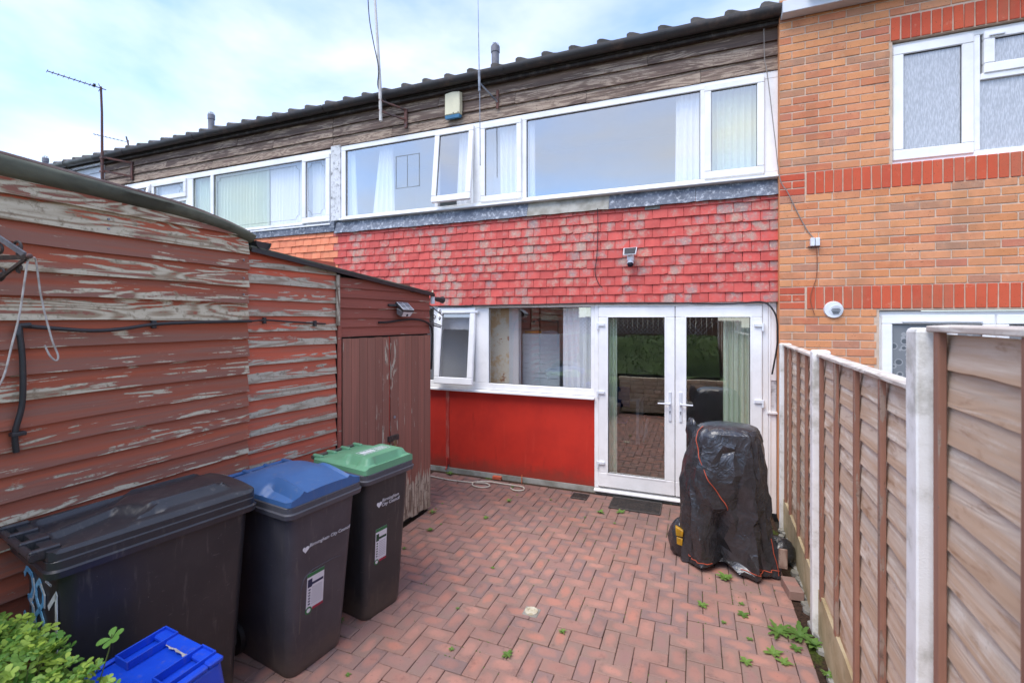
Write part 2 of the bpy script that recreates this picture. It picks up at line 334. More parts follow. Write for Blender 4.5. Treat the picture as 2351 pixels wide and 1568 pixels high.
redb_m = brick_mat('red_soldier_brick', [(0, lin(198, 88, 60, K)), (.5, lin(208, 96, 66, K)), (.8, lin(190, 82, 60, K)), (1, lin(204, 104, 76, K))], .3)
mortar = simple('mortar', lin(206, 180, 158, .95), lin(188, 164, 142, .95), sc=20, rough=.95, bump=.5)

def tile_mat(name, paint, paint2, bare_amt):
    t = NT(name); r = t.rnd(); v = t.vec((1, 1, 1), r); lp = t.lp()
    p = t.mix(t.step(t.noise(v, 7, 4, .6), .35, .7), paint, paint2)
    p = t.bright(p, t.math('ADD', .9, t.math('MULTIPLY', t.math('FRACT', t.math('MULTIPLY', r, 3.7)), .2)))
    x = t.z(lp, 0); z = t.math('SUBTRACT', t.z(lp, 2), .055)
    rad = t.math('ADD', t.math('MULTIPLY', t.math('MULTIPLY', x, x), 110), t.math('MULTIPLY', t.math('MULTIPLY', z, z), 260))
    g = t.vec((1, 1, 1), None, True); region = t.noise(t.vm('MULTIPLY', g, (1, 0, .3)), 2.8, 4, .65)
    val = t.math('SUBTRACT', t.math('ADD', t.noise(v, 15, 6, .7, .3), t.math('MULTIPLY', t.math('FRACT', t.math('MULTIPLY', r, 9.1)), .24)), t.math('MULTIPLY', rad, .18))
    val = t.math('ADD', val, t.math('MULTIPLY', region, 1.25))
    mask = t.math('MULTIPLY', t.step(val, 1.22 - bare_amt, 1.62 - bare_amt), .85)
    bare = t.mix(t.math('FRACT', t.math('MULTIPLY', r, 13.3)), lin(146, 140, 138, .85), lin(184, 160, 138, .85))
    bare = t.mix(t.step(t.noise(v, 40, 4, .7), .5, .66), bare, lin(206, 180, 158, .85))
    t.bump(t.noise(v, 70, 3, .6), .2, .003)
    return t.done(t.mix(mask, p, bare), .6, .35)
tile_red = tile_mat('red_painted_tile', lin(208, 88, 78, .9), lin(192, 76, 68, .9), .125)
tile_orange = tile_mat('orange_clay_tile', lin(240, 146, 104, .88), lin(228, 128, 90, .88), -.12)
tile_grey = simple('bare_grey_tile', lin(150, 146, 140, .85), lin(122, 118, 112, .85), sc=20, rough=.9)

def paver_mat():
    t = NT('clay_paver'); r = t.rnd(); v = t.vec((1, 1, 1), r); lp = t.lp(); k = .79
    a = t.ramp(r, [(0, lin(206, 150, 132, k)), (.3, lin(194, 144, 128, k)), (.55, lin(184, 136, 122, k)), (.72, lin(210, 144, 122, k)), (.85, lin(168, 132, 124, k)), (1, lin(190, 140, 124, k))])
    e = t.ramp(t.math('FRACT', t.math('MULTIPLY', r, 6.1)), [(0, lin(156, 134, 122, k)), (.5, lin(174, 136, 122, k)), (1, lin(144, 126, 122, k))])
    x = t.z(lp, 0); y = t.z(lp, 1)
    rad = t.math('ADD', t.math('MULTIPLY', t.math('MULTIPLY', x, x), 75), t.math('MULTIPLY', t.math('MULTIPLY', y, y), 260))
    m = t.step(t.math('ADD', rad, t.math('MULTIPLY', t.noise(v, 12, 4, .6), 1.0)), .50, 1.0)
    c = t.mix(t.math('MULTIPLY', m, .75), a, e)
    c = t.mix(t.math('MULTIPLY', t.step(t.noise(v, 55, 4, .7), .58, .75), .4), c, lin(120, 92, 84, .6))
    g = t.vec((1, 1, 1), None, True)
    stain = t.step(t.noise(g, 1.3, 7, .68), .47, .68); c = t.mix(t.math('MULTIPLY', stain, .35), c, lin(130, 104, 94, .65)); c = t.mix(t.math('MULTIPLY', t.step(t.noise(g, 7, 6, .7), .56, .7), .35), c, lin(96, 78, 70, .6)); c = t.mix(t.math('MULTIPLY', t.step(t.noise(g, 75, 2, .5), .72, .76), .5), c, lin(170, 160, 140, .7))
    # weathering gets darker and mossier close to the house
    far = t.step(t.math('ADD', t.z(g, 1), t.math('MULTIPLY', t.noise(g, 2.2, 4, .6), 1.2)), 4.3, 5.9)
    c = t.mix(t.math('MULTIPLY', far, .5), c, lin(108, 84, 76, .6))
    edge = t.step(rad, 1.1, 1.8); moss = t.step(t.noise(g, 3.4, 5, .65), .56, .7)
    c = t.mix(t.math('MULTIPLY', t.math('MULTIPLY', edge, moss), .5), c, lin(120, 128, 70, .5))
    t.bump(t.math('ADD', t.noise(v, 30, 4, .6), t.noise(v, 160, 3, .6)), .35, .003)
    return t.done(c, t.math('SUBTRACT', .82, t.math('MULTIPLY', stain, .2)), .35)
paver = paver_mat()
def bed_mat():
    t = NT('joint_sand'); g = t.vec((1, 1, 1), None, True)
    c = t.mix(t.step(t.noise(g, 2.6, 5, .65), .5, .62), lin(96, 74, 62, .55), lin(104, 122, 52, .5)); c = t.mix(t.step(t.noise(g, 60, 3, .6), .4, .7), c, lin(60, 50, 42, .5))
    return t.done(c, .95, .1)
joint = bed_mat()
soil = simple('soil', lin(96, 84, 70, .5), lin(70, 60, 50, .5), sc=14, rough=.95, bump=.8, bsc=40, world=True)
grassy = simple('lawn', lin(104, 140, 62, .5), lin(72, 108, 44, .5), sc=3, rough=.9, world=True, bump=.8, bsc=30)
def panel_mat():
    t = NT('red_painted_panel'); v = t.vec(); n = t.noise(v, 2.2, 5, .6)
    c = t.mix(t.step(n, .35, .7), lin(206, 52, 36, .88), lin(188, 46, 34, .88))
    c = t.mix(t.math('MULTIPLY', t.step(t.noise(t.vm('MULTIPLY', v, (3, 1, .8)), 3, 5, .65), .6, .75), .45), c, lin(150, 36, 30, .8))
    c = t.mix(t.step(t.noise(v, 46, 3, .7), .76, .785), c, lin(230, 190, 180, .8)); c = t.mix(t.math('MULTIPLY', t.step(t.math('ADD', t.z(v, 2), t.math('MULTIPLY', t.noise(v, 6, 5, .7), -.35)), .05, -.17), .6), c, lin(110, 60, 48)); c = t.mix(t.math('MULTIPLY', t.step(t.noise(t.vm('MULTIPLY', v, (6, 1, .5)), 2.5, 6, .7), .57, .75), .25), c, lin(222, 92, 74, .9))
    t.bump(t.noise(v, 16, 5, .6), .12, .006)
    return t.done(c, .5, .4)
panel_red = panel_mat()
panel_strip = simple('faded_red_strip', lin(180, 48, 38, .85), lin(206, 120, 104, .8), sc=12, stretch=(1, 1, .3), rough=.7)

def glass_mat(name, base, tint=(.93, .96, .97, 1), kf=1.3):
    t = NT(name); t.n.remove(t.b)
    tr = t.n.new('ShaderNodeBsdfTransparent'); tr.inputs[0].default_value = tint
    gl = t.n.new('ShaderNodeBsdfGlossy'); gl.inputs['Roughness'].default_value = .012; gl.inputs['Color'].default_value = (.98, .94, .865, 1)
    fr = t.n.new('ShaderNodeFresnel'); fr.inputs[0].default_value = 1.5
    ge = t.n.new('ShaderNodeNewGeometry'); f = t.math('MULTIPLY', t.math('ADD', t.math('MULTIPLY', fr.outputs[0], kf), base, clamp=True), t.math('SUBTRACT', 1.0, ge.outputs['Backfacing']))
    bp = t.n.new('ShaderNodeBump'); bp.inputs['Strength'].default_value = .03; bp.inputs['Distance'].default_value = .02
    t.l.new(t.noise(t.vec(), 1.6, 2, .5), bp.inputs['Height']); t.l.new(bp.outputs[0], gl.inputs['Normal'])
    mx = t.n.new('ShaderNodeMixShader'); t.l.new(f, mx.inputs[0]); t.l.new(tr.outputs[0], mx.inputs[1]); t.l.new(gl.outputs[0], mx.inputs[2]); t.l.new(mx.outputs[0], t.out.inputs[0])
    return t.m
glass = glass_mat('window_glass', .24, (.99, .99, .99, 1))
glass_nb = glass_mat('neighbour_glass', .16, (.99, .99, .99, 1))
glass_up = glass_mat('upper_window_glass', .33, (.99, .99, .99, 1))
def frosted():
    t = NT('rain_pattern_glass'); v = t.vec(); n = t.noise(t.vm('MULTIPLY', v, (1, 1, .14)), 150, 3, .6)
    c = t.mix(t.step(n, .38, .68), lin(176, 178, 182, .9), lin(204, 206, 210, .9)); t.bump(n, .6, .004)
    return t.done(c, .22, .6)
frost = frosted()
def lacepane():
    t = NT('patterned_lace'); v = t.vec(); d = t.voro(v, 13); c = t.mix(t.step(d, .28, .36), lin(96, 100, 104, .8), lin(168, 168, 168, .8))
    c = t.mix(t.step(d, .40, .43), c, lin(132, 134, 136, .8)); return t.done(c, .5, .5)
lace = lacepane()
def cloth_mat(name, a, alpha=1.0, trans=.1):
    t = NT(name); t.done(a, .85, .1)
    tl = t.n.new('ShaderNodeBsdfTranslucent'); tl.inputs[0].default_value = a
    mx = t.n.new('ShaderNodeMixShader'); mx.inputs[0].default_value = trans; t.l.new(t.b.outputs[0], mx.inputs[1]); t.l.new(tl.outputs[0], mx.inputs[2])
    if alpha < 1:
        tr = t.n.new('ShaderNodeBsdfTransparent'); m2 = t.n.new('ShaderNodeMixShader'); m2.inputs[0].default_value = alpha
        t.l.new(tr.outputs[0], m2.inputs[1]); t.l.new(mx.outputs[0], m2.inputs[2]); t.l.new(m2.outputs[0], t.out.inputs[0])
    else: t.l.new(mx.outputs[0], t.out.inputs[0])
    return t.m
curtain_w = cloth_mat('white_curtain', lin(250, 252, 255, 1.0))
curtain_g = cloth_mat('pale_green_curtain', lin(222, 236, 214, .95))
net = cloth_mat('net_curtain', lin(232, 236, 240, .95), .75)
def peel():
    t = NT('peeling_plaster'); v = t.vec(); c = t.mix(t.step(t.noise(v, 4, 7, .7), .46, .58), lin(232, 224, 206, .95), lin(222, 190, 150, .95))
    c = t.mix(t.step(t.noise(v, 7, 6, .7), .58, .64), c, lin(190, 140, 110, .9)); return t.done(c, .9, .1)
peeling = peel()
cabinet_m = simple('cabinet_back_metal', lin(220, 232, 236, .95), lin(206, 220, 226, .95), sc=3, rough=.4, rv=0)
def cover_mat():
    t = NT('black_tarpaulin'); v = t.vec(); n = t.noise(v, 9, 6, .62, 1.2); n2 = t.noise(v, 26, 5, .6, .8)
    n3 = t.noise(v, 5, 3, .5, 2.2); cr = t.math('SUBTRACT', 1, t.math('MINIMUM', t.math('MULTIPLY', t.math('ABSOLUTE', t.math('SUBTRACT', n3, .5)), 9), 1)); cr2 = t.math('SUBTRACT', 1, t.math('MINIMUM', t.math('MULTIPLY', t.math('ABSOLUTE', t.math('SUBTRACT', n, .5)), 8), 1))
    c = t.mix(t.step(n, .4, .7), lin(42, 42, 45), lin(56, 56, 60)); t.bump(t.math('ADD', t.math('ADD', t.math('MULTIPLY', n, .6), t.math('MULTIPLY', n2, .25)), t.math('ADD', t.math('MULTIPLY', cr, .35), t.math('MULTIPLY', cr2, .08))), .33, .022)
    return t.done(c, .24, .8)
tarp = cover_mat()
def leaf_mat(name, a, b):
    t = NT(name); r = t.rnd(); v = t.vec((1, 1, 1), r); c = t.mix(r, a, b); c = t.bright(c, t.math('ADD', .8, t.math('MULTIPLY', t.noise(v, 50, 3, .5), .4)))
    t.done(c, .5, .35); tl = t.n.new('ShaderNodeBsdfTranslucent'); t.l.new(c, tl.inputs[0]); mx = t.n.new('ShaderNodeMixShader'); mx.inputs[0].default_value = .35
    t.l.new(t.b.outputs[0], mx.inputs[1]); t.l.new(tl.outputs[0], mx.inputs[2]); t.l.new(mx.outputs[0], t.out.inputs[0]); return t.m
leaf_g = leaf_mat('bush_leaf', lin(182, 206, 86, .9), lin(96, 150, 66, .8))
weed_g = leaf_mat('weed_leaf', lin(142, 178, 88, .8), lin(112, 152, 72, .75))
hedge_g = leaf_mat('hedge_leaf', lin(96, 128, 60, .6), lin(64, 96, 40, .6))
# ------------------------------------------------------------------ ground
o = MB().box(-120, 120, -120, 160, -.5, -.07).build('ground', soil); tag(o, kind='structure')
YF = 5.42
paving = MB().box(-3.9, .74, .6, 5.5, -.069, -.0130).build('paving', joint); tag(paving, kind='structure')
# clay pavers in 90 degree herringbone
def paver_mesh(l, w):
    m = MB(); m.box(-l / 2, l / 2, -w / 2, w / 2, -.05, 0); return m.mesh('paving_brick', paver, bevel=.0035)
PM = paver_mesh(.1965, .0965); PH = paver_mesh(.0965, .0965)
holes = []
lst = []
def blocked(x, y, hx, hy):
    return any(x + hx > a + .01 and x - hx < b - .01 and y + hy > c + .01 and y - hy < d - .01 for a, b, c, d in holes)
U = .1
for i in range(-34, 14):
    for j in range(-28, 22):
        k = (i + j) % 4
        if k not in (0, 2): continue
        x0, y0 = -.352 + i * U, 3.252 + j * U
        cells = [(x0 + .05, y0 + .05), (x0 + .15, y0 + .05)] if k == 0 else [(x0 + .05, y0 + .05), (x0 + .05, y0 + .15)]
        cx, cy = (cells[0][0] + cells[1][0]) / 2, (cells[0][1] + cells[1][1]) / 2
        inside = lambda x, y: (-2.72 if y < 4.3 else -3.35) < x - .05 and x + .05 < .705 + .02 * math.sin(y * 9) and .7 < y < 5.40
        ok = [inside(*c) and not blocked(c[0], c[1], .05, .05) for c in cells]
        z = max(-.006, R.gauss(0, .0018) + .006 * noise.noise(Vector((cx * .8, cy * .8, 3))))
        tilt = Matrix.Rotation(R.gauss(0, .008), 4, 'X') @ Matrix.Rotation(R.gauss(0, .008), 4, 'Y') @ Matrix.Rotation(R.gauss(0, .011), 4, 'Z')
        rot = Matrix.Identity(4) if k == 0 else Matrix.Rotation(PI / 2, 4, 'Z')
        if R.random() < .5: rot = rot @ Matrix.Rotation(PI, 4, 'Z')
        if all(ok): lst.append((PM, Matrix.Translation((cx, cy, z)) @ tilt @ rot, (cx, cy, 0)))
        else:
            for c, q in zip(cells, ok):
                if q: lst.append((PH, Matrix.Translation((c[0], c[1], z)) @ tilt @ rot, (c[0], c[1], 0)))
def hid_floor(c): return c[0] < -2.0 and c[1] < 2.9
pieces(paving, 'paving_brick', lst, 300, hid_floor)
# broken mortar edging against the fence
m = MB()
for k in range(46):
    y = 1.3 + k * .085; x = .738 + .02 * math.sin(k * 2.3) + (.568 + .0388 * y - .70) * .5
    w, d, h = R.uniform(.022, .045), R.uniform(.035, .055), R.uniform(.004, .018)
    a = R.uniform(0, 1.5); pts = [(x + math.cos(a + q * PI / 3) * w * R.uniform(.7, 1.2), y + math.sin(a + q * PI / 3) * d * R.uniform(.7, 1.2), -.02) for q in range(6)]
    m.prism(pts, (0, 0, .02 + h))
tag(m.build('mortar_edging', concrete, bevel=.004), kind='stuff', label='crumbling strip of mortar between paving and fence', cat='edging')
# ------------------------------------------------------------------ drain covers
t = thing('drain_cap', 'small square white drain cap with a round rim set into the paving bricks', 'drain cap', (-1.06, 3.03, 0))
MB().box(-1.117, -1.003, 2.978, 3.082, -.03, .006).build('surround', concrete, t, bevel=.006)
rg = [[(-1.06 + math.cos(a) * r, 3.03 + math.sin(a) * r, z) for a in [2 * PI * q / 24 for q in range(24)]] for r, z in ((.045, .004), (.045, .013), (.027, .013), (.024, .0075), (0.001, .0077))]
MB().loft(rg, caps=False).build('rim', simple('cream_cap', lin(230, 222, 200, .8), lin(200, 186, 150, .8), sc=30, rough=.6), t, smooth=40)
def grille(name, label, x0, x1, y0, y1, n, ang=0):
    t = thing(name, label, 'grille', ((x0 + x1) / 2, (y0 + y1) / 2, 0)); h = .016
    for a, b, c, d in ((x0, x1, y0, y0 + .010), (x0, x1, y1 - .010, y1), (x0, x0 + .010, y0 + .010, y1 - .010), (x1 - .010, x1, y0 + .010, y1 - .010)):
        MB().box(a, b, c, d, -.01, h).build('grille_frame', black_metal, t, bevel=.002)
    MB().box(x0 + .009, x1 - .009, y0 + .009, y1 - .009, -.02, .0055).build('dark_plate', dark_void, t)  # dark plate over the bricks stands for the shaded hollow beneath the bars
    for k in range(int(n)):
        y = y0 + .010 + (k + .5) * (y1 - y0 - .02) / n
        MB().box(x0 + .010, x1 - .010, y - .0035, y + .0035, .006, h - .002).build('slat', black_metal, t)
    for k in range(1, 6):
        x = x0 + (x1 - x0) * k / 6; MB().box(x - .003, x + .003, y0 + .010, y1 - .010, .0058, h - .006).build('cross_bar', black_metal, t)
grille('boot_scraper_grille', 'large black slatted metal grille in the paving below the glass doors', -.875, -.34, 5.01, 5.335, 15)
grille('gully_grate', 'small square dark gully grate at the foot of the red panel', -1.325, -1.14, 5.13, 5.29, 7)

# ------------------------------------------------------------------ houses
house = thing('terraced_house', 'terraced house with red painted hung tiles, dark weatherboard eaves, white windows and double doors', 'house', (-2.1, YF + 2, 0))
nb = thing('terraced_house', 'neighbouring terraced house with orange hung tiles and net curtained upper window behind the shed', 'house', (-7.8, YF + 2, 0))
wh = thing('terraced_house', 'farthest house at the left with white horizontal cladding under a grey gutter', 'house', (-13.5, YF + 2, 0))
bh = thing('brick_house', 'orange brick house with red soldier courses and frosted white windows on the right', 'house', (2.6, YF + 2, 0))

def bars(x0, x1, z0, z1, y0, y1, openings, oz0, oz1):
    m = MB(); m.box(x0, x1, y0, y1, z0, oz0); m.box(x0, x1, y0, y1, oz1, z1)
    e = [x0] + [q for p in openings for q in p] + [x1]
    for a, b in zip(e[0::2], e[1::2]): m.box(a, b, y0, y1, oz0, oz1)
    return m
def pane(parent, x0, x1, z0, z1, y, mat, M=None):
    m = MB(); m.box(x0, x1, y, y + .004, z0, z1); return m.build('pane', mat, parent)
def window(parent, x0, x1, z0, z1, y, openings, oz0, oz1, mat, glazed=None, name='window'):
    f = bars(x0, x1, z0, z1, y, y + .065, openings, oz0, oz1).build(name, pvc, parent, bevel=.005)
    for k, (a, b) in enumerate(openings):
        if glazed is None or k in glazed: pane(f, a - .004, b + .004, oz0 - .004, oz1 + .004, y + .028, mat)
    for k, (a, b) in enumerate(openings):
        if glazed is None or k in glazed:
            for c in ((a, a + .005, oz0 + .005, oz1 - .007), (b - .005, b, oz0 + .005, oz1 - .007), (a, b, oz1 - .007, oz1), (a, b, oz0, oz0 + .005)): MB().box(c[0], c[1], y + .018, y + .024, c[2], c[3]).build('gasket', gasket, f)
    return f
def sash(parent, x0, x1, z0, z1, y, w, mat, open_out=0, name='sash', inner=None):
    """opening light: frame hinged along its top edge"""
    H = z1 - z0; M = Matrix.Translation((0, y, z1)) @ Matrix.Rotation(-math.asin(open_out / H) if open_out else 0, 4, 'X')
    m = MB(M); m.box(x0, x1, 0, .05, -w, 0); m.box(x0, x1, 0, .05, -H, -H + w * 1.15); m.box(x0, x0 + w, 0, .05, -H + w * 1.15, -w); m.box(x1 - w, x1, 0, .05, -H + w * 1.15, -w)
    s = m.build(name, pvc, parent, bevel=.007)
    m = MB(M); m.box(x0 + w - .004, x1 - w + .004, .024, .028, -H + w * 1.15 - .004, -w + .004); p = m.build('pane', mat, s)
    m = MB(M); a, b, c, d = x0 + w, x1 - w, -H + w * 1.15, -w
    m.box(a, a + .004, .015, .02, c + .004, d - .006); m.box(b - .004, b, .015, .02, c + .004, d - .006); m.box(a, b, .015, .02, d - .006, d); m.box(a, b, .015, .02, c, c + .004)
    m.build('gasket', gasket, s)
    return s

# --- walls and rooms of the red tiled house (real openings between wall pieces)
MB().box(-4.95, .775, 5.425, 5.62, 2.225, 3.47).build('wall', plaster, house)
MB().box(-4.95, .775, 5.47, 5.62, 4.582, 5.2).build('upper_wall', plaster, house)
MB().box(-4.95, -3.98, 5.44, 5.62, 0, 2.22).build('side_wall', plaster, house)
MB().box(-3.96, -1.12, 5.475, 5.62, 0, 1.09).build('apron_wall', plaster, house)
MB().box(-3.96, -1.10, 5.44, 5.474, -.04, .05).build('plinth', concrete, house)
# rooms
def room(parent, name, x0, x1, y0, y1, z0, z1, wm, fm, cm):
    m = MB(); m.box(x0, x1, y1, y1 + .1, z0, z1); m.box(x0 - .1, x0, y0, y1 + .1, z0, z1); m.box(x1, x1 + .1, y0, y1 + .1, z0, z1); m.build(name, wm, parent)
    MB().box(x0 - .1, x1 + .1, y0, y1 + .1, z0 - .1, z0).build('room_floor', fm, parent)
    MB().box(x0 - .1, x1 + .1, y0, y1 + .1, z1, z1 + .1).build('room_ceiling', cm, parent)
room(house, 'room_walls', -4.80, -2.72, 5.63, 7.3, 2.95, 4.80, wall_plain, floor_in, wall_plain)
room(house, 'room_walls', -2.50, .64, 5.63, 7.3, 2.95, 4.80, wall_plain, floor_in, wall_plain)
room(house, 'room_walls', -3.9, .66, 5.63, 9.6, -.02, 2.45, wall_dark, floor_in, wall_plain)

# --- upper windows
f = window(house, -4.85, .787, 3.475, 4.578, 5.385, [(-4.77, -3.262), (-3.21, -2.68), (-2.55, -2.028), (-1.950, .047), (.105, .64)], 3.545, 4.505, glass_up, glazed=(0, 3))
sash(house, -3.235, -2.660, 3.560, 4.548, 5.352, .072, glass_up, open_out=.115)
sash(house, -2.570, -2.008, 3.535, 4.537, 5.357, .066, glass_up)
sash(house, .088, .658, 3.533, 4.537, 5.357, .068, glass_up)
MB().box(-4.85, .787, 5.330, 5.384, 3.478, 3.497).build('window_sill', pvc, house, bevel=.006)
MB().box(-5.035, -4.853, 5.375, 5.45, 3.49, 4.60).build('party_post', simple('flaking_white_paint', lin(230, 230, 232, .85), lin(214, 214, 214, .85), sc=5, rough=.7, dirt=(lin(40, 40, 42), .9), dsc=16), house, bevel=.004)
# taped square outline on the left pane
m = MB(); a, b, c, d = -3.905, -3.515, 3.86, 4.312
for x0, x1, z0, z1 in ((a, b, d - .008, d), (a, b, c, c + .008), (a, a + .008, c, d), (b - .008, b, c, d), (-3.715, -3.711, c, d)): m.box(x0, x1, 5.4085, 5.4105, z0, z1)
m.build('tape_outline', simple('tape_residue', lin(150, 155, 160), rough=.8), house)
# --- lead flashing pieces above the tiles
xs = [-4.95, -3.75, -2.95, -1.93, -.93, .0, .785]
for k in range(6):
    x0, x1 = xs[k] + .002, xs[k + 1] - .002
    mt = concrete if k == 3 else lead
    p = MB(); nS = 10
    bot = [(x0 + (x1 - x0) * q / nS, 5.345 - .004 * R.random(), 3.296 + .010 * R.random()) for q in range(nS + 1)]
    top = [(x0 + (x1 - x0) * q / nS, 5.405, 3.474) for q in range(nS + 1)]
    vs = bot + top + [(x, y + .012, z) for x, y, z in bot] + [(x, y + .012, z) for x, y, z in top]; n1 = nS + 1; fs = []
    for q in range(nS):
        fs += [(q, q + 1, n1 + q + 1, n1 + q), (2 * n1 + q + 1, 2 * n1 + q, 3 * n1 + q, 3 * n1 + q + 1), (q + 1, q, 2 * n1 + q, 2 * n1 + q + 1)]
    p.add(vs, fs); p.build('lead_flashing', mt, house)
# --- hung tiles
def tile_mesh(mat, w=.162, h=.165, chip=0):
    m = MB(); e = .004
    prof = [(-w / 2, 0), (-w / 6, -.001 + chip * .006), (w / 6, .0005), (w / 2, chip * .012), (w / 2, h), (-w / 2, h)]
    fr = [(x, -.020 + .020 * (z / h) - (.0025 if abs(x) < w / 4 else 0), z) for x, z in prof]; bk = [(x, y + .012, z) for x, y, z in fr]
    m.loft([fr, bk]); return m.mesh('hung_tile', mat, bevel=.0015)
TR = [tile_mesh(tile_red), tile_mesh(tile_red, chip=1), tile_mesh(tile_red, w=.160)]; TO = [tile_mesh(tile_orange)]; TG = [tile_mesh(tile_grey)]; THALF = [tile_mesh(tile_red, w=.079)]
lst = []; lsto = []; G = .1045
for row in range(11):
    z = 2.216 + row * G; off = .0825 if row % 2 else 0
    k = 0
    while True:
        x = .705 - off - k * .165; k += 1
        if x < -7.6: break
        dz = R.gauss(0, .0022); dy = R.uniform(-.004, .002); rot = Matrix.Rotation(R.gauss(0, .007), 4, 'Y') @ Matrix.Rotation(R.gauss(0, .012), 4, 'X')
        hh = .94 if row == 10 else 1
        M = Matrix.Translation((x, 5.395 + dy, z + dz)) @ rot
        if row == 10: M = M @ Matrix.Diagonal((1, 1, .62, 1))
        c = (x, 5.39, z)
        if x > -4.97: lst.append((TG[0] if row == 10 and -.58 < x < -.3 else R.choices(TR, (6, 1, 2))[0], M, c))
        else: lsto.append((TO[0], M, c))
    if row % 2: lst.append((THALF[0], Matrix.Translation((.705 + .041, 5.394, z)), (.74, 5.39, z)))
def hid_tile(c): return (c[0] < -2.6 and (c[0] / c[1]) < -.60 and c[2] < 2.35 + (-2.6 - c[0]) * .0) or (c[0] < -3.0 and c[2] < 2.03 + (.49 / 2.85) * abs(c[0]))
pieces(house, 'hung_tile', lst, 300, hid_tile)
MB().box(-4.95, -4.951 + 5.73, 5.405, 5.424, 2.23, 3.42).build('tile_batten_board', dark_void, house)
pieces(nb, 'hung_tile', lsto, 300, lambda c: c[2] < 2.7)
MB().box(-7.65, -4.955, 5.41, 5.6, 2.2, 3.48).build('wall', plaster, nb)
MB().box(-7.65, -4.953, 5.355, 5.40, 3.33, 3.475).build('lead_flashing', lead, nb)
# --- weatherboards under the eaves
def board(parent, name, p, ang, L, h, tb, tt, mat, wear=.3, wav=.002, seg=None, color=None, bow=0.0, clip=None):
    """feather edged board: starts at p, runs along ang, thick edge down, outer face on local -y"""
    seg = seg or max(4, int(L / .12)); s0 = R.uniform(0, 50); m = MB(); rings = []
    for q in range(seg + 1):
        x = L * q / seg; w = wav * (noise.noise(Vector((x * 2.2, s0, 0))) * 2 + .6 * noise.noise(Vector((x * 9, s0, 4)))); y = wav * .8 * noise.noise(Vector((x * 1.7, s0, 9))) + bow * math.sin(PI * q / seg)
        hh = h if clip is None else max(.012, min(h, clip(x)))
        rings.append([(x, -tb + y, w), (x, -tb + (tb - tt) * hh / h + y, hh + w * .3), (x, y, hh + w * .3), (x, y, w)])
    m.loft(rings); return m.build(name, mat, parent, M=xf(p, ang), bevel=0, wear=wear)
def eave_boards(parent, x0, x1, joints):
    for k in range(4):
        z = 4.583 + k * .150; js = [x0] + joints[k % len(joints)] + [x1]
        for a, b in zip(js[:-1], js[1:]):
            board(parent, 'weatherboard', (a + .002, 5.415, z + R.gauss(0, .003)), R.gauss(0, .0006), b - a - .004, .172, .040, .010, eaves, wear=[.66, .56, .46, .30][k] + R.uniform(-.04, .04), wav=.0025)
eave_boards(house, -5.0, .785, [[-3.95, -1.2, .05], [-2.1], [-3.2, -.5], [-1.6]])
eave_boards(nb, -10.62, -5.004, [[-7.6], [-8.8, -6.2], [-7.0], [-8.0]])
MB().box(-10.64, -5.0, 5.425, 5.62, 4.582, 5.2).build('upper_wall', plaster, nb)
MB().box(-10.67, -10.62, 5.36, 5.5, 3.0, 5.12).build('end_trim', whiteboard, nb, bevel=.004)
# --- gutter, fascia, roof
def gutter(parent, x0, x1, mat, y=5.255, z=5.125, r=.066, brackets=True, joints=1.9):
    m = MB(); n = 14
    def prof(rr): return [(math.cos(PI + PI * q / n) * rr, math.sin(PI + PI * q / n) * rr) for q in range(n + 1)]
    seg = max(2, int((x1 - x0) / .6)); rings = []
    for q in range(seg + 1):
        x = x0 + (x1 - x0) * q / seg; dz = .004 * noise.noise(Vector((x * .7, 1, 1)))
        o_ = [(x, y + a, z + b + dz) for a, b in prof(r)]; i_ = [(x, y + a, z + b + dz) for a, b in reversed(prof(r - .004))]
        lip = [(x, y - r, z + .012 + dz)]; rings.append(lip + o_ + i_)
    m.loft(rings); g = m.build('gutter', mat, parent, smooth=40)
    x = x0 + .9
    while x < x1 - .2:
        m = MB(); nn = 12
        m.loft([[(x + dx, y + math.cos(PI + PI * q / nn) * (r + .006), z + math.sin(PI + PI * q / nn) * (r + .006)) for q in range(nn + 1)] + [(x + dx, y + math.cos(PI + PI * (nn - q) / nn) * (r + .0005), z + math.sin(PI + PI * (nn - q) / nn) * (r + .0005)) for q in range(nn + 1)] for dx in (-.035, .035)])
        m.build('gutter_joint', mat, g); x += joints
    return g
gutter(house, -5.02, .98, gutter_m); gutter(nb, -10.66, -5.03, gutter_m); gutter(wh, -16.3, -10.67, gutter_grey, z=5.13)
for p_, x0, x1 in ((house, -5.0, .80), (nb, -10.64, -5.004)):
    MB().box(x0, x1, 5.325, 5.372, 5.02, 5.185).build('fascia_board', simple('stained_fascia', lin(70, 62, 60, .8), lin(44, 40, 40), sc=5, stretch=(1, 1, .3), rough=.8, dirt=(lin(120, 114, 110), .6), dsc=7), p_, bevel=.003)
for x in (-11.6, -12.6, -13.7, -14.8):
    m = MB(); m.tube([(x, 5.385, 5.10), (x, 5.37, 5.02), (x, 5.31, 5.03), (x, 5.25, 5.055), (x, 5.187, 5.10), (x, 5.182, 5.15)], .010, 6); m.build('gutter_bracket', black_metal, wh)
MB().box(-16.3, -10.66, 5.33, 5.37, 5.02, 5.16).build('fascia_board', whiteboard, wh, bevel=.003)
for k in range(12):
    board(wh, 'cladding_board', (-16.3, 5.42, 3.2 + k * .155), 0, 5.62, .175, .026, .008, whiteboard, wav=.0005, seg=3)
MB().box(-16.3, -10.66, 5.43, 5.62, 2.0, 5.1).build('wall', whiteboard, wh)
SL = math.tan(math.radians(17))
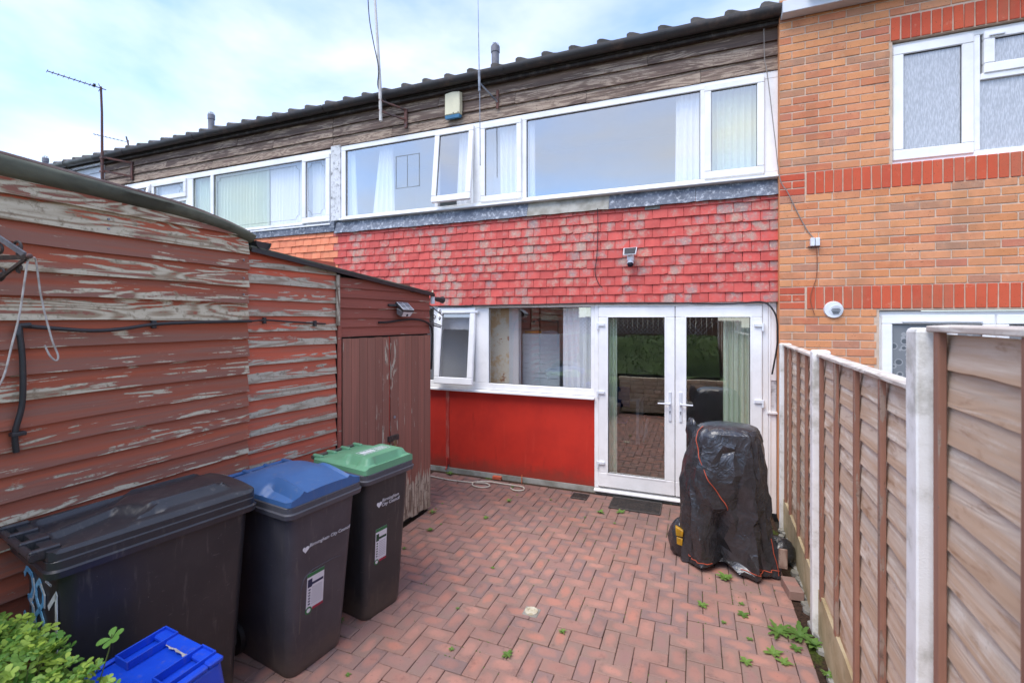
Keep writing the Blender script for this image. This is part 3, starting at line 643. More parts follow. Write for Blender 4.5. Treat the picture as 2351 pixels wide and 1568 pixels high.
def roof(parent, x0, x1, mat):
    vs = [(x0, 5.30, 5.13), (x1, 5.30, 5.13), (x1, 9.8, 5.13 + 4.5 * SL), (x0, 9.8, 5.13 + 4.5 * SL)]
    m = MB(); m.hexa([(x, y, z - .08) for x, y, z in vs] + vs); m.build('roof', dark_void, parent)
    MB().box(x0, x1, 9.7, 9.8, 0, 5.1 + 4.3 * SL).build('rear_wall', plaster, parent)
    w = .33; pr = [(0, 0), (0, .058), (.03, .072), (.07, .064), (.15, .028), (.24, .012), (.318, .010), (.318, 0)]
    me = MB(); me.loft([[(a, 0, b) for a, b in pr], [(a, .36, b + .36 * SL + .012) for a, b in pr]]); me = me.mesh('roof_tile', mat, bevel=.003)
    n = int((x1 - x0) / w)
    for r_ in range(2):
        for k in range(n):
            inst('roof_tile', me, Matrix.Translation((x0 + (k + .0) * w, 5.215 + r_ * .33, 5.132 + .0 + r_ * .33 * SL + R.gauss(0, .002))), parent)
roof(house, -5.0, 1.0, rooftile); roof(nb, -10.66, -5.01, rooftile); roof(wh, -16.3, -10.68, rooftile)
def flue(parent, x, y, z0, z1):
    m = MB(); rg = []
    for r, z in ((.075, z0), (.075, z0 + .10), (.058, z0 + .14), (.058, z1 - .16), (.068, z1 - .15), (.068, z1 - .06), (.058, z1 - .05)): rg.append([(x + math.cos(a) * r, y + math.sin(a) * r, z) for a in [2 * PI * q / 16 for q in range(16)]])
    m.loft(rg); f_ = m.build('flue', flue_m, parent, smooth=40)
    m = MB()
    for k in range(6):
        a = k * PI / 3; m.tube([(x + .055 * math.cos(a), y + .055 * math.sin(a), z1 - .05), (x + .045 * math.cos(a), y + .045 * math.sin(a), z1 - .015), (x, y, z1)], .005, 5)
    m.build('cowl', grey_metal, f_)
flue(house, -2.86, 6.5, 5.35, 6.28); flue(nb, -9.20, 6.5, 5.35, 6.27); flue(wh, -15.3, 6.5, 5.35, 6.17)

# --- ground floor window with red panel
f = window(house, -3.95, -1.108, 1.125, 2.215, 5.425, [(-3.88, -3.30), (-3.20, -2.675), (-2.482, -1.152)], 1.212, 2.182, glass, glazed=(0, 2))
sash(house, -3.222, -2.658, 1.185, 2.192, 5.394, .078, glass, open_out=.11)
m = MB(); m.box(-2.80, -2.62, 5.383, 5.393, 2.118, 2.142); m.box(-2.66, -2.615, 5.385, 5.405, 2.114, 2.146); m.build('window_restrictor', white_plastic, house, bevel=.003)
m = MB(); m.prism([(-3.96, 5.424, 1.125), (-3.96, 5.365, 1.117), (-3.96, 5.365, 1.092), (-3.96, 5.424, 1.092)], (2.855, 0, 0)); m.build('window_sill', pvc, house, bevel=.004)
MB().box(-3.075, -1.114, 5.452, 5.474, .052, 1.090).build('red_panel', panel_red, house, bevel=.003)
MB().box(-3.95, -3.125, 5.452, 5.473, .052, 1.090).build('red_panel', panel_red, house, bevel=.003)
MB().box(-3.124, -3.076, 5.447, 5.470, .085, 1.084).build('panel_joint_strip', panel_strip, house, bevel=.002)
m = MB(); m.tube([(-3.10, 5.44, .18), (-3.10, 5.43, .06), (-3.10, 5.40, .03)], .012, 8); m.build('pipe_stub', panel_red, house)
MB().box(-2.42, -2.30, 5.40, 5.47, -.01, .03).build('vent_brick', redb_m, house, bevel=.004)
m = MB(); m.tube([(-2.02, 5.41, -.01), (-2.02, 5.415, .09)], .007, 6); m.build('pipe_stub', simple('copper_orange', lin(200, 110, 70), rough=.5), house)
# --- double doors
DY = 5.415
m = MB(); m.box(-1.108, -1.06, DY, DY + .07, .064, 2.205); m.box(.645, .70, DY, DY + .07, .064, 2.205); m.box(-1.06, .645, DY, DY + .07, 2.178, 2.205)
fr = m.build('door_frame', pvc, house, bevel=.004)
m = MB(); m.prism([(-1.108, DY + .05, .028), (-1.108, DY - .045, .028), (-1.108, DY - .045, .048), (-1.108, DY + .05, .064)], (1.80, 0, 0)); m.build('door_threshold', pvc, house, bevel=.003)
MB().box(-1.10, .70, DY + .0, DY + .1, -.05, .027).build('doorstep', concrete, house)
def door(x0, x1, px0, px1, hand):
    m = MB(); y0, y1 = DY - .018, DY + .045
    m.box(x0, x1, y0, y1, 2.058, 2.176); m.box(x0, x1, y0, y1, .085, .248); m.box(x0, px0, y0, y1, .248, 2.058); m.box(px1, x1, y0, y1, .248, 2.058)
    d = m.build('door', pvc, house, bevel=.006)
    pane(d, px0 - .004, px1 + .004, .244, 2.062, DY + .01, glass)
    g = MB(); g.box(px0, px0 + .004, y0 + .012, y0 + .02, .252, 2.052); g.box(px1 - .004, px1, y0 + .012, y0 + .02, .252, 2.052); g.box(px0, px1, y0 + .012, y0 + .02, 2.052, 2.058); g.box(px0, px1, y0 + .012, y0 + .02, .248, .252); g.build('gasket', gasket, d)
    # bead round the pane
    g = MB(); b = .014
    for a, c, e, f_ in ((px0 - b, px0, .248 - b, 2.058 + b), (px1, px1 + b, .248 - b, 2.058 + b)): g.box(a, c, y0 - .004, y0 - .0005, e, f_)
    g.box(px0, px1, y0 - .004, y0 - .0005, 2.058, 2.058 + b); g.box(px0, px1, y0 - .004, y0 - .0005, .248 - b, .248); g.build('glazing_bead', pvc, d)
    hx = x1 - .05 if hand > 0 else x0 + .055
    m = MB(); m.box(hx - .015, hx + .015, y0 - .012, y0 - .0005, .905, 1.235); m.build('handle_plate', white_plastic, d, bevel=.004)
    m = MB(); m.cyl((hx, y0 - .012, 1.105), (hx, y0 - .05, 1.105), .011); m.tube([(hx, y0 - .05, 1.105), (hx - hand * .04, y0 - .055, 1.106), (hx - hand * .125, y0 - .05, 1.104)], [.011, .010, .009], 8); m.build('handle', white_plastic, d, smooth=True)
    m = MB(); m.cyl((hx, y0 - .0125, 1.015), (hx, y0 - .0145, 1.015), .0075, n=12); m.box(hx - .003, hx + .003, y0 - .0145, y0 - .0125, .988, 1.01); m.build('keyhole', gasket, d)
    sx = x0 - .0 if hand > 0 else x1
    for z in (.36, 1.18, 1.97):
        m = MB(); q = -1 if hand > 0 else 1
        m.box(min(sx - q * .075, sx), max(sx - q * .075, sx), y0 - .022, y0 - .0005, z - .015, z + .018); m.cyl((sx + q * .006, y0 - .012, z - .06), (sx + q * .006, y0 - .012, z + .022), .013, n=10); m.build('hinge', white_plastic, d, bevel=.003)
    return d
door(-1.057, -.213, -.946, -.320, 1); door(-.207, .642, -.095, .531, -1)
m = MB(); m.box(.702, .722, DY + .0, DY + .06, .03, 2.205); m.box(.722, .775, DY + .01, DY + .05, .03, 1.07); m.box(.722, .775, DY + .01, DY + .05, 1.40, 2.205); m.build('side_panel', pvc, house, bevel=.003)
MB().box(.722, .775, DY + .02, DY + .05, 1.08, 1.398).build('flaking_pane', simple('flaking_film', lin(225, 226, 228, .85), lin(222, 222, 224, .85), rough=.4, dirt=(lin(40, 42, 44), .95), dsc=9), house)
MB().box(.69, .778, DY - .02, DY + .02, 1.062, 1.08).build('side_sill', pvc, house)
MB().box(-3.95, .775, DY - .01, DY + .1, 2.207, 2.222).build('head_trim', pvc, house)

# ------------------------------------------------------------------ neighbour's upper window
f = window(nb, -10.30, -5.038, 3.45, 4.56, 5.385, [(-10.2, -9.22), (-9.12, -8.27), (-8.09, -7.65), (-7.575, -5.60), (-5.545, -5.07)], 3.52, 4.47, glass_nb, glazed=(2, 3))
sash(nb, -9.17, -8.24, 4.17, 4.50, 5.36, .07, glass_nb); sash(nb, -10.22, -9.20, 4.17, 4.50, 5.36, .07, glass_nb, open_out=.09)
MB().box(-10.2, -8.27, 5.384, 5.44, 4.11, 4.17).build('transom', pvc, nb, bevel=.004)
pane(nb, -9.12, -8.27, 3.52, 4.11, 5.41, glass_nb); pane(nb, -10.2, -9.22, 3.52, 4.11, 5.41, glass_nb)
sash(nb, -5.585, -5.045, 3.49, 4.50, 5.357, .075, glass_nb)
MB().box(-10.35, -5.02, 5.34, 5.384, 3.435, 3.455).build('window_sill', pvc, nb)
def lead_line(parent, x0, x1, z0, z1, y):
    c = .06; m = MB(); P = [(x0, z0 + c), (x0, z1 - c), (x0 + c * .5, z1 - c), (x0 + c, z1 - c * .4), (x0 + c, z1), (x1 - c, z1), (x1 - c, z1 - c * .4), (x1 - c * .5, z1 - c), (x1, z1 - c), (x1, z0 + c), (x1 - c * .5, z0 + c), (x1 - c, z0 + c * .4), (x1 - c, z0), (x0 + c, z0), (x0 + c, z0 + c * .4), (x0 + c * .5, z0 + c), (x0, z0 + c)]
    m.tube([(x, y, z) for x, z in P], .0018, 5, False); m.build('leaded_outline', lead, parent)
lead_line(nb, -5.47, -5.16, 3.62, 4.39, 5.375); lead_line(nb, -7.50, -5.68, 3.58, 4.41, 5.405); lead_line(nb, -9.04, -8.36, 4.25, 4.41, 5.372)
room(nb, 'room_walls', -10.3, -5.06, 5.63, 8.5, 3.0, 4.85, wall_plain, floor_in, wall_plain)
MB().box(-10.6, -5.0, 5.44, 5.62, 0, 2.2).build('lower_wall', plaster, nb)
MB().box(-10.6, -7.7, 5.44, 5.62, 2.2, 3.43).build('lower_wall', plaster, nb)

# ------------------------------------------------------------------ brick house on the right
BY = 5.29
def bmesh_(l, h, mat, d=.09):
    m = MB(); m.box(-l / 2, l / 2, 0, d, -h / 2, h / 2); return m.mesh('brick', mat, bevel=.003)
B_full, B_head, B_sold = bmesh_(.215, .065, buff_m), bmesh_(.1025, .065, buff_m), bmesh_(.0655, .212, redb_m)
B_rf, B_rh = bmesh_(.215, .062, redb_m), bmesh_(.1025, .062, redb_m)
B_sq = {}
lst = []; XL = .783; XR = 3.3
wins = [(1.683, 3.3, 3.469, 4.609), (1.583, 3.3, 0, 2.132)]
def course(z, shift):
    x = XL; first = True
    L_ = .1025 if shift else .215
    while x < XR:
        l = L_ if first else .215; first = False
        x1 = x + l
        for (a, b, c, d) in wins:
            if c - .01 < z < d + .01 and x1 > a - .004: x1 = min(x1, a - .004) if x < a else x
        if x1 - x > .03:
            l2 = x1 - x; me = B_full if abs(l2 - .215) < .004 else B_head if abs(l2 - .1025) < .004 else B_sq.setdefault(round(l2, 2), bmesh_(round(l2, 2), .065, buff_m))
            M = Matrix.Translation(((x + x1) / 2 + R.gauss(0, .0008), BY + R.gauss(0, .0012), z + R.gauss(0, .0008))) @ Matrix.Rotation(PI if R.random() < .5 and False else 0, 4, 'Y')
            lst.append((me, M, ((x + x1) / 2, BY, z)))
        x += l + .010
def soldier_row(z0, xs, xe, quoin=True):
    if quoin:
        for k, z in enumerate((z0 + .034, z0 + .108, z0 + .181)):
            if k == 1:
                lst.append((B_rh, Matrix.Translation((XL + .051, BY, z)), (XL + .05, BY, z))); lst.append((B_rh, Matrix.Translation((XL + .164, BY, z)), (XL + .16, BY, z)))
            else: lst.append((B_rf, Matrix.Translation((XL + .1075, BY, z)), (XL + .1, BY, z)))
    x = xs
    while x < xe:
        lst.append((B_sold, Matrix.Translation((x + .034 + R.gauss(0, .001), BY - .003 + R.gauss(0, .001), z0 + .108)) @ Matrix.Rotation(R.gauss(0, .008), 4, 'Y'), (x, BY, z0 + .1))); x += .0755
z = 2.132; k = 0
while z > .1: z -= .0755; course(z + .0375, k % 2); k += 1
soldier_row(2.134, 1.016, XR)
nrow = 12; g = (3.259 - 2.352) / nrow
for k in range(nrow): course(2.352 + g * (k + .5), (k + 1) % 2)
soldier_row(3.259, 1.016, XR)
z = 3.478; g = .0759; k = 0
while z < 5.2:
    if 4.605 < z + g / 2 < 4.835: wins.append((1.683, 3.3, 4.6, 4.84))
    course(z + g / 2, k % 2); z += g; k += 1
soldier_row(4.615, 1.689, XR, False)
pieces(bh, 'brick', lst, 300)
m = MB(); m.box(.785, 1.60, BY + .006, 5.60, 0, 5.25); m.box(1.60, 3.35, BY + .006, 5.60, 2.118, 3.469); m.box(1.60, 1.70, BY + .006, 5.60, 3.469, 4.609); m.box(1.60, 3.35, BY + .006, 5.60, 4.612, 5.25)
m.build('mortar_wall', mortar, bh)
MB().box(.780, .784, BY + .002, 5.43, 0, 5.05).build('wall_return', buff_m, bh)
f = bars(1.690, 3.30, 3.478, 4.604, 5.335, 5.40, [(1.735, 2.285), (2.345, 3.28)], 3.53, 4.555).build('window', pvc, bh, bevel=.005)
sash(bh, 1.71, 2.298, 3.508, 4.575, 5.318, .085, frost); sash(bh, 2.365, 3.30, 4.20, 4.575, 5.318, .075, frost)
MB().box(2.345, 3.30, 5.330, 5.40, 4.150, 4.205).build('transom', pvc, bh, bevel=.005)
pane(f, 2.34, 3.30, 3.52, 4.16, 5.355, frost); pane(f, 1.72, 2.29, 3.52, 4.56, 5.385, frost)
MB().box(2.395, 2.50, 5.302, 5.317, 4.515, 4.53).build('vent_cover', white_plastic, bh, bevel=.003)
f = bars(1.590, 3.30, .9, 2.108, 5.335, 5.40, [(1.645, 2.42), (2.47, 3.28)], .96, 2.06).build('window', pvc, bh, bevel=.005)
sash(bh, 1.625, 2.44, .95, 2.075, 5.318, .085, lace); sash(bh, 2.45, 3.30, .95, 2.075, 5.318, .085, lace)
MB().box(1.78, 2.35, 5.300, 5.317, 2.005, 2.022).build('vent_cover', white_plastic, bh, bevel=.003)
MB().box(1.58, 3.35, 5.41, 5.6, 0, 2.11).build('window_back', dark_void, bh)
MB().box(1.70, 3.35, 5.41, 5.6, 3.47, 4.61).build('window_back', wall_plain, bh)
MB().box(.79, 3.35, 5.16, 5.285, 5.018, 5.135).build('fascia_board', whiteboard, bh, bevel=.004)
gutter(bh, .995, 3.4, gutter_m, y=5.09, z=5.19, joints=.75); roof(bh, 1.02, 3.5, rooftile)
t_ = MB(); t_.cyl((1.236, BY - .002, 2.126), (1.236, BY - .022, 2.126), .082, .076, 32); vent = t_.build('round_vent', white_plastic, bh, smooth=40)
m = MB(); m.cyl((1.250, BY - .0225, 2.120), (1.250, BY - .030, 2.119), .052, .050, 24); m.build('vent_hood', white_plastic, vent, smooth=40)
m = MB()
for k in range(5): m.box(1.212 + abs(k - 2) * .007, 1.288 - abs(k - 2) * .007, BY - .0325, BY - .0295, 2.088 + k * .0145, 2.096 + k * .0145)
m.build('vent_slot', gasket, vent)

# ------------------------------------------------------------------ shed beside the bins (felt roof)
shedA = thing('garden_shed', 'long shed with peeling dark red weatherboards and black green felt roof behind the bins', 'shed', (-3.9, .6, 0))
linesA = [2.70, 2.588, 2.475, 2.375, 2.254, 2.141, 2.026, 1.901, 1.781, 1.664, 1.545, 1.446, 1.338, 1.223, 1.126, 1.01, .895, .78, .665, .55, .435, .32, .205, .09]
wearA = [.6, .6, .78, .42, .70, .46, .80, .34, .38, .65, .38, .36, .42, .40, .44, .42, .3, .3, .3, .3, .3, .3, .3, .4]
YA0, YA1 = -1.0, 2.262
for k, z in enumerate(linesA):
    if k == 0: continue
    h = (linesA[k - 1] - z if k else .112) + .014
    y1 = YA1 + R.uniform(-.004, .004)
    if k == 0: y1 = -.2; h = .06
    if k == 1: h = .14
    if k == 2: h = .125
    board(shedA, 'weatherboard', (-2.853, YA0, z), PI / 2, y1 - YA0, h, .030, .006, shed_red, wear=wearA[k], wav=.0032, clip=(lambda x, z=z: 2.745 - .055 * (YA0 + x - .9) - max(0, YA0 + x - 1.7) ** 2 * .20 - (.078 - .036 * max(0, min(1, (YA0 + x - .9) / 1.4))) + .012 - z) if k < 4 else None)
MB().box(-4.9, -2.860, YA0, 2.25, 0, 2.50).build('shed_wall', dark_void, shedA)
m = MB(); rg = []
for q in range(41):
    y = YA0 + (2.285 - YA0) * q / 40; zt = 2.765 - .055 * (y - .9) - (max(0, y - 1.7) ** 2) * .20; th = .078 - .036 * max(0, min(1, (y - .9) / 1.4))
    wv = .006 * noise.noise(Vector((y * 4, 0, 2))); wv2 = .010 * noise.noise(Vector((y * 2.2, 3, 2)))
    rg.append([(-2.835, y, zt - th - .02 + wv), (-2.800 + wv, y, zt - th + wv), (-2.785 + wv2, y, zt - th * .45), (-2.792, y, zt - .012), (-2.83, y, zt), (-4.95, y, zt - .05), (-4.95, y, zt - .12)])
m.loft(rg); m.build('roof_felt', felt, shedA, smooth=60)
m = MB(); m.tube([(-2.86, YA0 + (2.29 - YA0) * q / 20, 2.776 - .055 * ((YA0 + 3.29 * q / 20) - .9) - (max(0, (YA0 + 3.29 * q / 20) - 1.7) ** 2) * .20) for q in range(21)], .012, 6); m.build('roof_trim', felt_trim, shedA, smooth=True)
m = MB(); nn = 14; pr = [(math.cos(PI + PI * q / nn) * .062, math.sin(PI + PI * q / nn) * .062) for q in range(nn + 1)] + [(math.cos(2 * PI - PI * q / nn) * .057, math.sin(2 * PI - PI * q / nn) * .057) for q in range(nn + 1)]
m.loft([[(x, 2.355 + a, 2.572 + b) for a, b in pr] for x in (-2.80, -3.6, -4.9)]); g = m.build('half_round_gutter', black_plastic, shedA, smooth=40)
m = MB(); m.loft([[(x, 2.355 + a, 2.572 + b) for a, b in pr[:nn + 1]] for x in (-2.815, -2.811)]); m.build('gutter_stop_end', black_plastic, g)
for y, zs in ((.95, (2.60, 2.49)), (1.45, (2.55, 2.50)), (2.22, (2.43, 2.31, 2.20))):
    for z in zs:
        m = MB(); m.cyl((-2.828, y, z), (-2.8215, y, z), .006, n=8); m.build('nail_head', grey_metal, shedA)

# ------------------------------------------------------------------ second shed: bright red section and doors
shedB = thing('garden_shed', 'lower shed with worn bright red boards and brown plank doors behind the green bin', 'shed', (-3.9, 3.3, 0))
AB = math.atan2(1, .11); px = lambda y, o=0.0: -3.1 + .11 * y + o
nrm = Vector((math.sin(AB), -math.cos(AB), 0))
roofz = lambda y: 2.519 - .1088 * (y - 2.286)
LB = [2.393, 2.282, 2.167, 2.056, 1.944, 1.836, 1.712, 1.587, 1.469, 1.346, 1.223, 1.108, .99, .875, .76, .645, .53, .415, .30, .185, .07]
for k, z in enumerate(LB):
    h = (LB[k - 1] - z if k else .10) + .012
    y0, y1 = 2.268, 3.022 + R.uniform(-.003, .003)
    p = Vector((px(y0), y0, z)) - nrm * .022
    board(shedB, 'weatherboard', p, AB, (y1 - y0) / math.sin(AB), h, .026, .005, shed_b, wear=.545 + R.uniform(-.05, .07), wav=.003)
LC = [2.300, 2.217, 2.130, 2.043, 1.966, 1.884]
for k, z in enumerate(LC):
    h = (LC[k - 1] - z if k else .075) + .010; y0, y1 = 3.032, 4.253
    if k == 0: y1 = 3.95
    p = Vector((px(y0), y0, z)) - nrm * .020
    board(shedB, 'weatherboard', p, AB, (y1 - y0) / math.sin(AB), h, .022, .005, shed_c, wear=.34 + R.uniform(-.04, .06), wav=.002)
m = MB(); a = Vector((px(2.27), 2.27, 0)) - nrm * .03; b = Vector((px(4.25), 4.25, 0)) - nrm * .03
m.hexa([(a.x - 1.9, a.y, 0), a, b, (b.x - 1.9, b.y, 0), (a.x - 1.9, a.y, 2.49), (a.x, a.y, 2.49), (b.x, b.y, 2.28), (b.x - 1.9, b.y, 2.28)]); m.build('shed_wall', dark_void, shedB)
m = MB(); a = Vector((px(2.27, .035), 2.27, roofz(2.27))); b = Vector((px(4.27, .035), 4.275, roofz(4.275)))
for z0, z1 in ((0, .016),): m.hexa([(-4.9, a.y, a.z + z0), a + Vector((0, 0, z0)), b + Vector((0, 0, z0)), (-4.9, b.y, b.z + z0), (-4.9, a.y, a.z + z1), a + Vector((0, 0, z1)), b + Vector((0, 0, z1)), (-4.9, b.y, b.z + z1)])
m.build('roof_sheet', felt, shedB); 
m = MB(); m.bar(a + Vector((.002, 0, -.012)), b + Vector((.002, 0, -.012)), .012, .03); m.build('roof_edge', black_plastic, shedB)
def vboard(parent, name, y0, y1, z0, z1, off, th, mat, wear, ang=AB):
    c = Vector((px((y0 + y1) / 2), (y0 + y1) / 2, z0)) + nrm * off; w = (y1 - y0) / math.sin(AB)
    m = MB(); n = max(3, int((z1 - z0) / .2)); s0 = R.uniform(0, 9); rg = []
    for q in range(n + 1):
        z = (z1 - z0) * q / n; e = .0015 * noise.noise(Vector((z * 3, s0, 0))); rg.append([(-w / 2 + e, -th, z), (w / 2 + e, -th, z), (w / 2, 0, z), (-w / 2, 0, z)])
    m.loft(rg); return m.build(name, mat, parent, M=xf(c, AB), bevel=.0025, wear=wear)
vboard(shedB, 'corner_strip', 3.010, 3.040, 1.98, 2.40, .002, .022, door_brown, .85); vboard(shedB, 'corner_strip', 3.030, 3.062, .02, 1.97, -.004, .018, shed_c, .3)
def leaf_door(y0, y1, n, wears):
    d = thing('shed_door', None, None, (px((y0 + y1) / 2), (y0 + y1) / 2, 0)); W_ = W[d.name]; d.parent = shedB; d.matrix_basis = W[shedB.name].inverted() @ W_
    for k in range(n):
        a, b = y0 + (y1 - y0) * k / n, y0 + (y1 - y0) * (k + 1) / n
        vboard(d, 'plank', a + .0012, b - .0012, .035 + R.uniform(0, .03), 1.868 + R.uniform(-.003, .002), -.002 + R.uniform(-.002, .002), .016, door_brown, wears[k % len(wears)])
    return d
d1 = leaf_door(3.075, 3.628, 6, [.22, .18, .26, .22, .32, .50]); d2 = leaf_door(3.645, 4.245, 6, [.50, .30, .20, .26, .22, .30])
vboard(shedB, 'door_edge', 3.629, 3.643, .05, 1.87, -.008, .012, panel_red, .1)
q = lambda y, o, z: tuple(Vector((px(y), y, z)) + nrm * o)
m = MB(); m.bar(q(3.60, .022, .905), q(3.735, .022, .905), .03, .05); m.build('hasp', black_metal, shedB, bevel=.003)
m = MB(); m.tube([q(3.655, .045, .89), q(3.655, .05, .865), q(3.658, .05, .835), q(3.672, .05, .835), q(3.675, .05, .89)], .0045, 6); m.bar(q(3.665, .05, .84), q(3.665, .05, .80), .03, .018); m.build('padlock', brass, shedB)
m = MB(); m.cyl(q(3.69, .018, 1.10), q(3.69, .024, 1.10), .014, n=12); m.build('ring_bolt', grey_metal, shedB)

# ------------------------------------------------------------------ fence on the right
fence = thing('garden_fence', 'weathered brown wooden panel fence between white concrete posts on the right', 'fence', (.65, 2.6, 0))
AF = -(PI / 2 + math.atan(.0388)); fx = lambda y, o=0.0: .568 + .0388 * y + o
fn_ = Vector((-1, .0388, 0)).normalized()
def post(y, z1, mat=white_post, th=.09):
    x = fx(y); m = MB(); n = 9; rg = []
    d = Vector((.0388, 1, 0)).normalized(); e = Vector((1, -.0388, 0)).normalized()
    for k in range(n + 1):
        z = -.06 + (z1 + .06) * k / n; j = .0025 * noise.noise(Vector((z * 3, y, 0)))
        base = Vector((x + j, y, z)); ins = 0
        rg.append([base, base + e * .10, base + e * .10 + d * th, base + d * th])
    top = [p + Vector((0, 0, .008)) + (Vector((x + .05, y + .045, z1)) - p) * .14 for p in rg[-1]]
    rg.append([Vector(p) for p in top]); m.loft(rg); return m.build('concrete_post', mat, fence, bevel=.006)
for y, z in ((5.165, 1.79), (3.50, 1.823), (1.796, 1.996), (.09, 2.0), (-1.62, 2.0)): post(y, z)
def panel(y0, y1, zb, zt, bat, gz0=-.05):
    """y0 near, y1 far"""
    L = (y1 - y0); o = .036
    st = lambda y, off, z: (fx(y) + off, y, z)
    m = MB(); g0 = zb
    nS = 12; rg = []
    for k in range(nS + 1):
        y = y0 + L * k / nS; j = .004 * noise.noise(Vector((y * 3, 7, 0))); x = fx(y) + .030 + j
        rg.append([(x, y, gz0), (x, y, zb - .004 + j * .5), (x + .05, y, zb - .004), (x + .05, y, gz0)])
    m.loft(rg); m.build('gravel_board', gravel_board, fence)
    n = int(round((zt - .02 - zb) / .106)); pt = (zt - .02 - zb) / n
    for k in range(n):
        p = Vector(st(y1 - .004, o + .030, zb + k * pt)); board(fence, 'fence_slat', p, AF, L - .008, pt + .022 if k < n - 1 else pt, .019, .006, fence_w, wear=.46 + R.uniform(-.12, .16), wav=.0048, seg=max(6, int(L / .07)))
    for y in bat:
        w = .036; p = Vector(st(y + w / 2, o + .010, zb - .01 + R.uniform(-.03, .01))); m = MB(); n2 = 6; s0 = R.uniform(0, 9)
        h = zt - p.z - .012; m.loft([[(-.0 + .002 * noise.noise(Vector((q, s0, 0))), -.020, h * q / n2), (w, -.020, h * q / n2), (w, 0, h * q / n2), (0, 0, h * q / n2)] for q in range(n2 + 1)])
        m.build('batten', batten_w, fence, M=xf(p, AF), bevel=.002, wear=R.uniform(.15, .45))
    p = st(y1 - .002, o + .034, zt - .012); m = MB(); L2 = L - .004; n3 = 14
    m.loft([[(L2 * q / n3, -.050, 0), (L2 * q / n3, -.050, .018), (L2 * q / n3, .008, .022), (L2 * q / n3, .008, 0)] for q in range(n3 + 1)]); m.build('cap_rail', cap_w, fence, M=xf(p, AF), bevel=.003, wear=.6)
    p = st(y1 - .002, o + .05, zt - .012); 
panel(3.595, 5.16, .29, 1.785, (5.08, 4.78, 4.33, 3.95, 3.64))
panel(1.89, 3.495, .297, 1.805, (3.42, 3.03, 2.63, 2.26, 1.93))
panel(.185, 1.79, .42, 2.005, (1.735, 1.30, .92, .54, .22))
panel(-1.53, .085, .42, 2.0, (.02, -.75, -1.4), gz0=.3)
MB().box(fx(0) + .005, fx(0) + .10, -1.53, 1.79, -.05, .415).build('gravel_board', gravel_board, fence)

